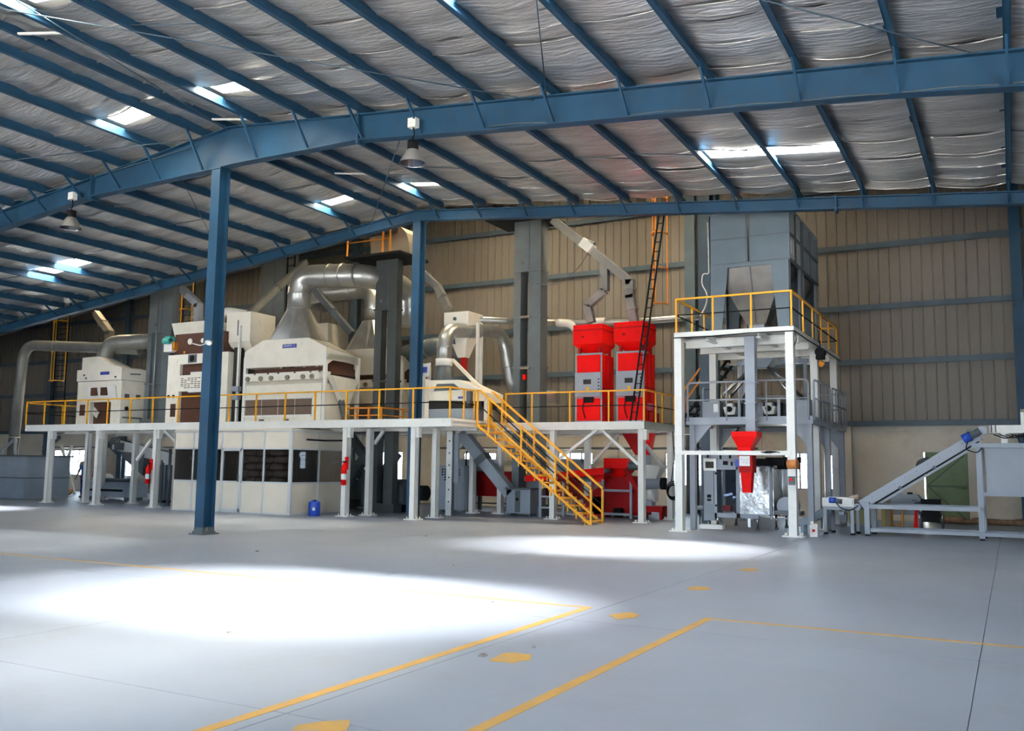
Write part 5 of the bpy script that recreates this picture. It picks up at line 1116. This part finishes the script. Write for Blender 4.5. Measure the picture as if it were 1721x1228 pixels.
for x in (-11.9,-11.1): B().box(x-.05,x+.05,31.6,32.4,0,.26).build('foot', M_dred, t)
# ------------------------------------------------------------------ right: take-off conveyors, bench, bin
t = thing('incline_conveyor', 'long pale inclined belt conveyor rising to the right before the green door', 'conveyor', (-2.3,28.3,.8))
p, q = V(-3.85,28.3,.86), V(-.74,28.3,2.86); d = (q-p).normalized(); up = V(-d.z,0,d.x)
for yy in (28.1,28.8): B().bar(p+V(0,yy-28.3,0),q+V(0,yy-28.3,0),.05,.26,(0,0,1)).build('side_frame', M_lgrey, t)
B().bar(p+up*.1+V(0,.15,0),q+up*.1+V(0,.15,0),.6,.03,(0,0,1)).build('belt', M_white, t)
B().bar(p-up*.15+V(.3,-.2,.18),q-up*.15+V(-.1,-.2,-.06),.04,.05,(0,0,1)).build('return_rail', M_black, t)
B().bar(p-up*.21+V(.4,-.18,.25),q-up*.21+V(-.1,-.18,-.06),.05,.06,(0,0,1)).build('lower_rail', M_lgrey, t)
for f in (.33,.62): B().bar(p+(q-p)*f+V(0,-.2,-.18),p+(q-p)*(f+.02)+V(0,-.2,-.16),.07,.09).build('bracket', M_dgrey, t)
for k in range(9): knob(p+(q-p)*(.1+.095*k)+V(0,-.22,.03),.012,t,M_dgrey,L=.012,name='screw')
b = B().cyl(p+V(-.1,-.3,-.06),p+V(-.1,.55,-.06),.1,12); b.build('tail_roller', M_lgrey, t)
o = B().cyl((-.95,28.0,2.82),(-1.15,28.0,2.72),.13,12).build('motor', M_bluep, t); B().cyl((-.95,28.0,2.82),(-.72,28.0,2.95),.1,12).build('gear_case', M_dgrey, t); B().cyl((-.68,27.98,2.96),(-.68,28.12,2.96),.13,12).build('head_bearing', M_lgrey, t); B().box(-1.05,-.95,27.95,28.1,2.93,3.0).build('terminal_box', M_dgrey, t)
bench = thing('bench', 'long pale steel bench frame carrying the foot of the inclined conveyor', 'frame', (-2.2,28.4,0))
for x,y,z1 in ((-3.68,28.0,.95),(-.78,28.15,2.75),(-3.62,29.0,.9),(-.75,29.2,2.6)):
    o = B().box(x-.07,x+.07,y-.07,y+.07,.05,z1).build('leg', M_lgrey, bench); B().box(x-.06,x+.06,y-.06,y+.06,0,.05).build('foot', M_black, o)
for y,z in ((28.0,.83),(29.0,.84)): B().box(-3.65,-.78,y-.05,y+.05,z-.06,z+.06).build('top_rail', M_lgrey, bench)
for y,z in ((28.05,.17),(29.05,.17)): B().box(-3.65,3.2,y-.05,y+.05,z-.05,z+.05).build('bottom_rail', M_lgrey, bench)
for x in (-3.65,-.78): B().box(x-.05,x+.05,28.05,29.05,.78,.88).build('cross_rail', M_lgrey, bench)
hb = thing('holding_bin', 'large pale metal holding bin on legs at the right edge', 'bin', (1.2,28.2,1.2))
B().box(-.62,3.2,28.2,29.6,1.3,2.5).build('side_sheet', M_lgrey, hb); B().box(-.95,3.3,28.05,28.2,2.5,2.62).build('top_beam', M_grey, hb); B().box(-.7,3.3,28.08,28.18,1.2,1.3).build('bottom_beam', M_lgrey, hb); B().box(.55,.65,28.1,28.2,0,1.2).build('leg', M_dgrey, hb); B().box(3.0,3.2,28.1,28.2,0,1.2).build('leg', M_lgrey, hb)
tk = thing('top_conveyor', 'white horizontal conveyor on stubs above the holding bin', 'conveyor', (.3,28.4,2.62))
B().box(-.5,3.3,28.3,28.4,2.9,3.12).build('side_frame', M_white, tk); B().box(-.5,3.3,28.4,28.9,2.92,2.98).build('belt', M_black, tk); B().box(-.5,3.3,28.9,29.0,2.9,3.12).build('side_frame', M_white, tk)
for x in (-.15,1.4): B().box(x-.08,x+.08,28.3,28.45,2.5,2.9).build('stub_leg', M_white, tk)
for x in (-.45,-.35): B().box(x-.015,x+.015,28.27,28.3,2.92,3.12).build('stay', M_dgrey, tk)
B().box(.26,.34,28.25,28.32,2.9,3.5).build('sensor_post', M_white, tk); B().box(.26,.44,28.2,28.32,3.46,3.54).build('sensor', M_tin, tk); B().box(.3,.7,28.4,28.6,2.62,2.9).build('control_unit', M_dark, tk)
b = B(); rn = random.Random(5)
for k in range(6):
    x = -.1+k*.14; b.tube([(x-.3,28.28,2.86),(x,28.25,2.68+.1*rn.random()),(x+.25,28.27,2.88),(x+.3,28.3,2.66)],.014,5,.1)
o = b.build('cable_tangle', M_black, tk); o['kind'] = 'stuff'
b = B().tube([(-1.0,27.95,2.75),(-1.1,27.9,2.45),(-.8,27.95,2.35),(-.7,28,2.5)],.015,5,.1); tag(b.build('cable', M_black), 'black cable looping below the head of the inclined conveyor', 'cable')
tb = thing('transfer_table', 'small pale steel transfer table with a blue motor beside the white can', 'table', (-4.45,28,0))
for x,y in ((-4.82,28.0),(-4.08,28.0),(-4.75,28.9),(-4.05,28.9)):
    o = B().bar((x,y,.06),(x,y,.86),.09,.09).build('leg', M_lgrey, tb); B().cyl((x,y,0),(x,y,.06),.06,8).build('foot', M_black, o)
B().box(-4.9,-4.02,27.95,28.05,.8,1.05).build('front_rail', M_white, tb); B().box(-4.9,-4.02,28.85,28.95,.8,1.05).build('back_rail', M_white, tb); B().box(-4.9,-4.02,28.05,28.85,.86,.9).build('belt', M_dgrey, tb); B().box(-4.85,-4.05,27.97,28.03,.7,.8).build('apron', M_lgrey, tb)
B().cyl((-4.68,27.85,.98),(-4.5,27.85,.98),.08,12).build('motor', M_bluep, tb); B().cyl((-4.5,27.85,.97),(-4.33,27.85,.95),.07,10).build('gear_case', M_dgrey, tb); B().box(-4.33,-4.06,27.88,27.95,.87,1.02).build('guard', M_white, tb)
B().tube([(-4.5,27.85,.92),(-4.35,27.8,.75),(-4.1,27.85,.7),(-3.9,27.9,.85)],.015,5,.1).build('cable', M_black, tb)
B().box(-4.5,-4.3,28.4,28.6,.35,.62).build('hanging_motor', M_dgrey, tb); B().box(-4.5,-4.35,28.3,28.4,.55,.65).build('drive_box', M_lgrey, tb)
tag(B().cyl((-4.2,28.5,1.02),(-3.95,28.5,1.06),.1,10).build('roll', M_cloth), 'small tan roll lying on the transfer table', 'roll')
conveyor('grey inclined take-away conveyor between the tower and the transfer table', (-5.6,28.4,.25),(-4.75,28.6,.72),.5,.22,M_grey,(.1,))
t = thing('oil_can', 'small white can with a red mark on the floor by the mezzanine leg', 'can', (-4.9,26.65,0))
B().box(-5.0,-4.79,26.55,26.75,0,.32).fru((-5.0,-4.79,26.55,26.75),.32,(-4.97,-4.82,26.6,26.7),.36).build('body', M_wsack, t); B().box(-4.99,-4.9,26.6,26.7,.36,.42).build('spout', M_white, t); B().cyl((-4.84,26.65,.36),(-4.84,26.65,.4),.03,8).build('cap', M_yellow, t); B().bar((-4.93,26.545,.2),(-4.86,26.545,.15),.03,.01,(0,1,0)).bar((-4.93,26.545,.14),(-4.86,26.545,.2),.03,.01,(0,1,0)).build('red_mark', M_red, t)
ch_ = thing('chair', 'black padded office chair standing behind the bench frame', 'chair', (-2.15,30,0))
B().hull([(-2.4,29.95),(-1.9,29.95),(-1.9,30.03),(-2.4,30.03)],.62,[(-2.43,29.9),(-1.87,29.9),(-1.87,29.98),(-2.43,29.98)],1.03).build('backrest', M_black, ch_); B().box(-2.42,-1.9,30.02,30.5,.5,.6).build('seat', M_black, ch_); B().box(-2.38,-1.93,29.93,29.96,.35,.62).build('back_cover', M_black, ch_)
for x in (-2.47,-1.86):
    B().tube([(x,29.95,.02),(x,29.95,.6),(x,30.45,.6),(x,30.45,.02)],.02,6,.06).build('side_frame', M_steel, ch_)
t = thing('platform_scale', 'grey cabinet with a sloping top behind the bench frame', 'cabinet', (-3.0,32,0))
B().prism([(-3.7,.45),(-2.55,.45),(-2.55,.9),(-2.7,1.1),(-3.7,1.1)],'y',32,32.7).build('body', M_grey, t); knob((-3.55,32,.95),.07,t,M_black); B().box(-3.0,-2.85,32.2,32.35,1.1,1.16).build('knob_top', M_black, t); B().box(-2.85,-2.7,31.99,32,.9,.92).build('slot', M_black, t)
for x in (-3.6,-2.65): B().box(x-.06,x+.06,32.1,32.6,0,.45).build('leg', M_lgrey, t)
B().bar((-2.62,31.95,.9),(-2.4,31.9,.3),.35,.05,(0,1,0)).build('clear_sheet', M_acryl, t)
t = thing('trestle', 'yellow tubular trestle on the floor behind the bench frame', 'trestle', (-3.2,31,0))
for x in (-3.35,-3.05): B().bar((x-.03,31.1,0),(x,31.3,.8),.05,.05).build('leg', M_orange, t)
B().box(-3.35,-3.03,31.05,31.1,.15,.2).box(-3.35,-3.03,31.28,31.32,.76,.8).build('crossbar', M_orange, t)
tag(B().hull([(-2.75,31),(-2.6,31),(-2.6,31.05),(-2.75,31.05)],.0,[(-2.68,31),(-2.62,31),(-2.62,31.05),(-2.68,31.05)],.75).build('rag', M_red), 'orange-red rag hanging behind the bench frame', 'rag')
t = thing('olive_cabinet', 'olive green cabinet standing behind the left bench leg', 'cabinet', (-4.0,30.3,0))
B().box(-4.5,-3.85,30.2,30.9,.2,.98).build('body', mat('olive_paint',(.22,.21,.08),.6), t)
for x in (-4.42,-3.92): B().box(x-.04,x+.04,30.3,30.8,0,.2).build('foot', M_dgrey, t)
for k,x in enumerate((-3.55,-3.4)): tag(B().box(x-.06,x+.06,30.6,30.72,0,1.0).build('plank', mat('plank_wood_%d'%k,(.30-.1*k,.22-.06*k,.09),.8)), ('pale plank leaning by the olive cabinet','dark plank leaning by the olive cabinet')[k], 'plank')
rn = random.Random(9)
for k in range(9):
    x = -2.3+k*.42; sack((x,36.7+.15*rn.random(),0),.26+.1*rn.random(),.25,.07+.06*rn.random(),M_bsack,None,'sack','crumpled sacking along the wall',rn.uniform(-.5,.5),'crumpled_sack',None,k)['label'] = 'crumpled brown sacking, %s piece from the left along the wall by the green door' % ('first','second','third','fourth','fifth','sixth','seventh','eighth','last')[k]
for k,(x,y,s) in enumerate(((-4.62,7.95,.035),(-6.3,11.1,.02),(-4.4,8.6,.02),(-9.2,14.7,.025),(-14.0,14.6,.03),(-13.5,20.2,.025),(-7.6,7.55,.022))):
    b = B().fru((x-s,x+s,y-s,y+s*1.4),0,(x-s*.5,x+s*.4,y-s*.5,y+s),s*.7); tag(b.build('debris', M_debris), ('small pale stone','tiny crumb','tiny chip','small brown scrap','brown scrap','grey scrap','small grey chip')[k]+' lying on the open concrete floor', 'debris')
t = thing('wall_pipe', 'dark elbow pipe on the wall beside the green door', 'pipe', (-3.0,37.1,2.0)); B().tube([(-3.05,37.15,1.75),(-3.05,37.1,2.15),(-2.75,37.1,2.3),(-2.75,37.3,2.3)],.08,8,.12).build('pipe', M_dgrey, t)
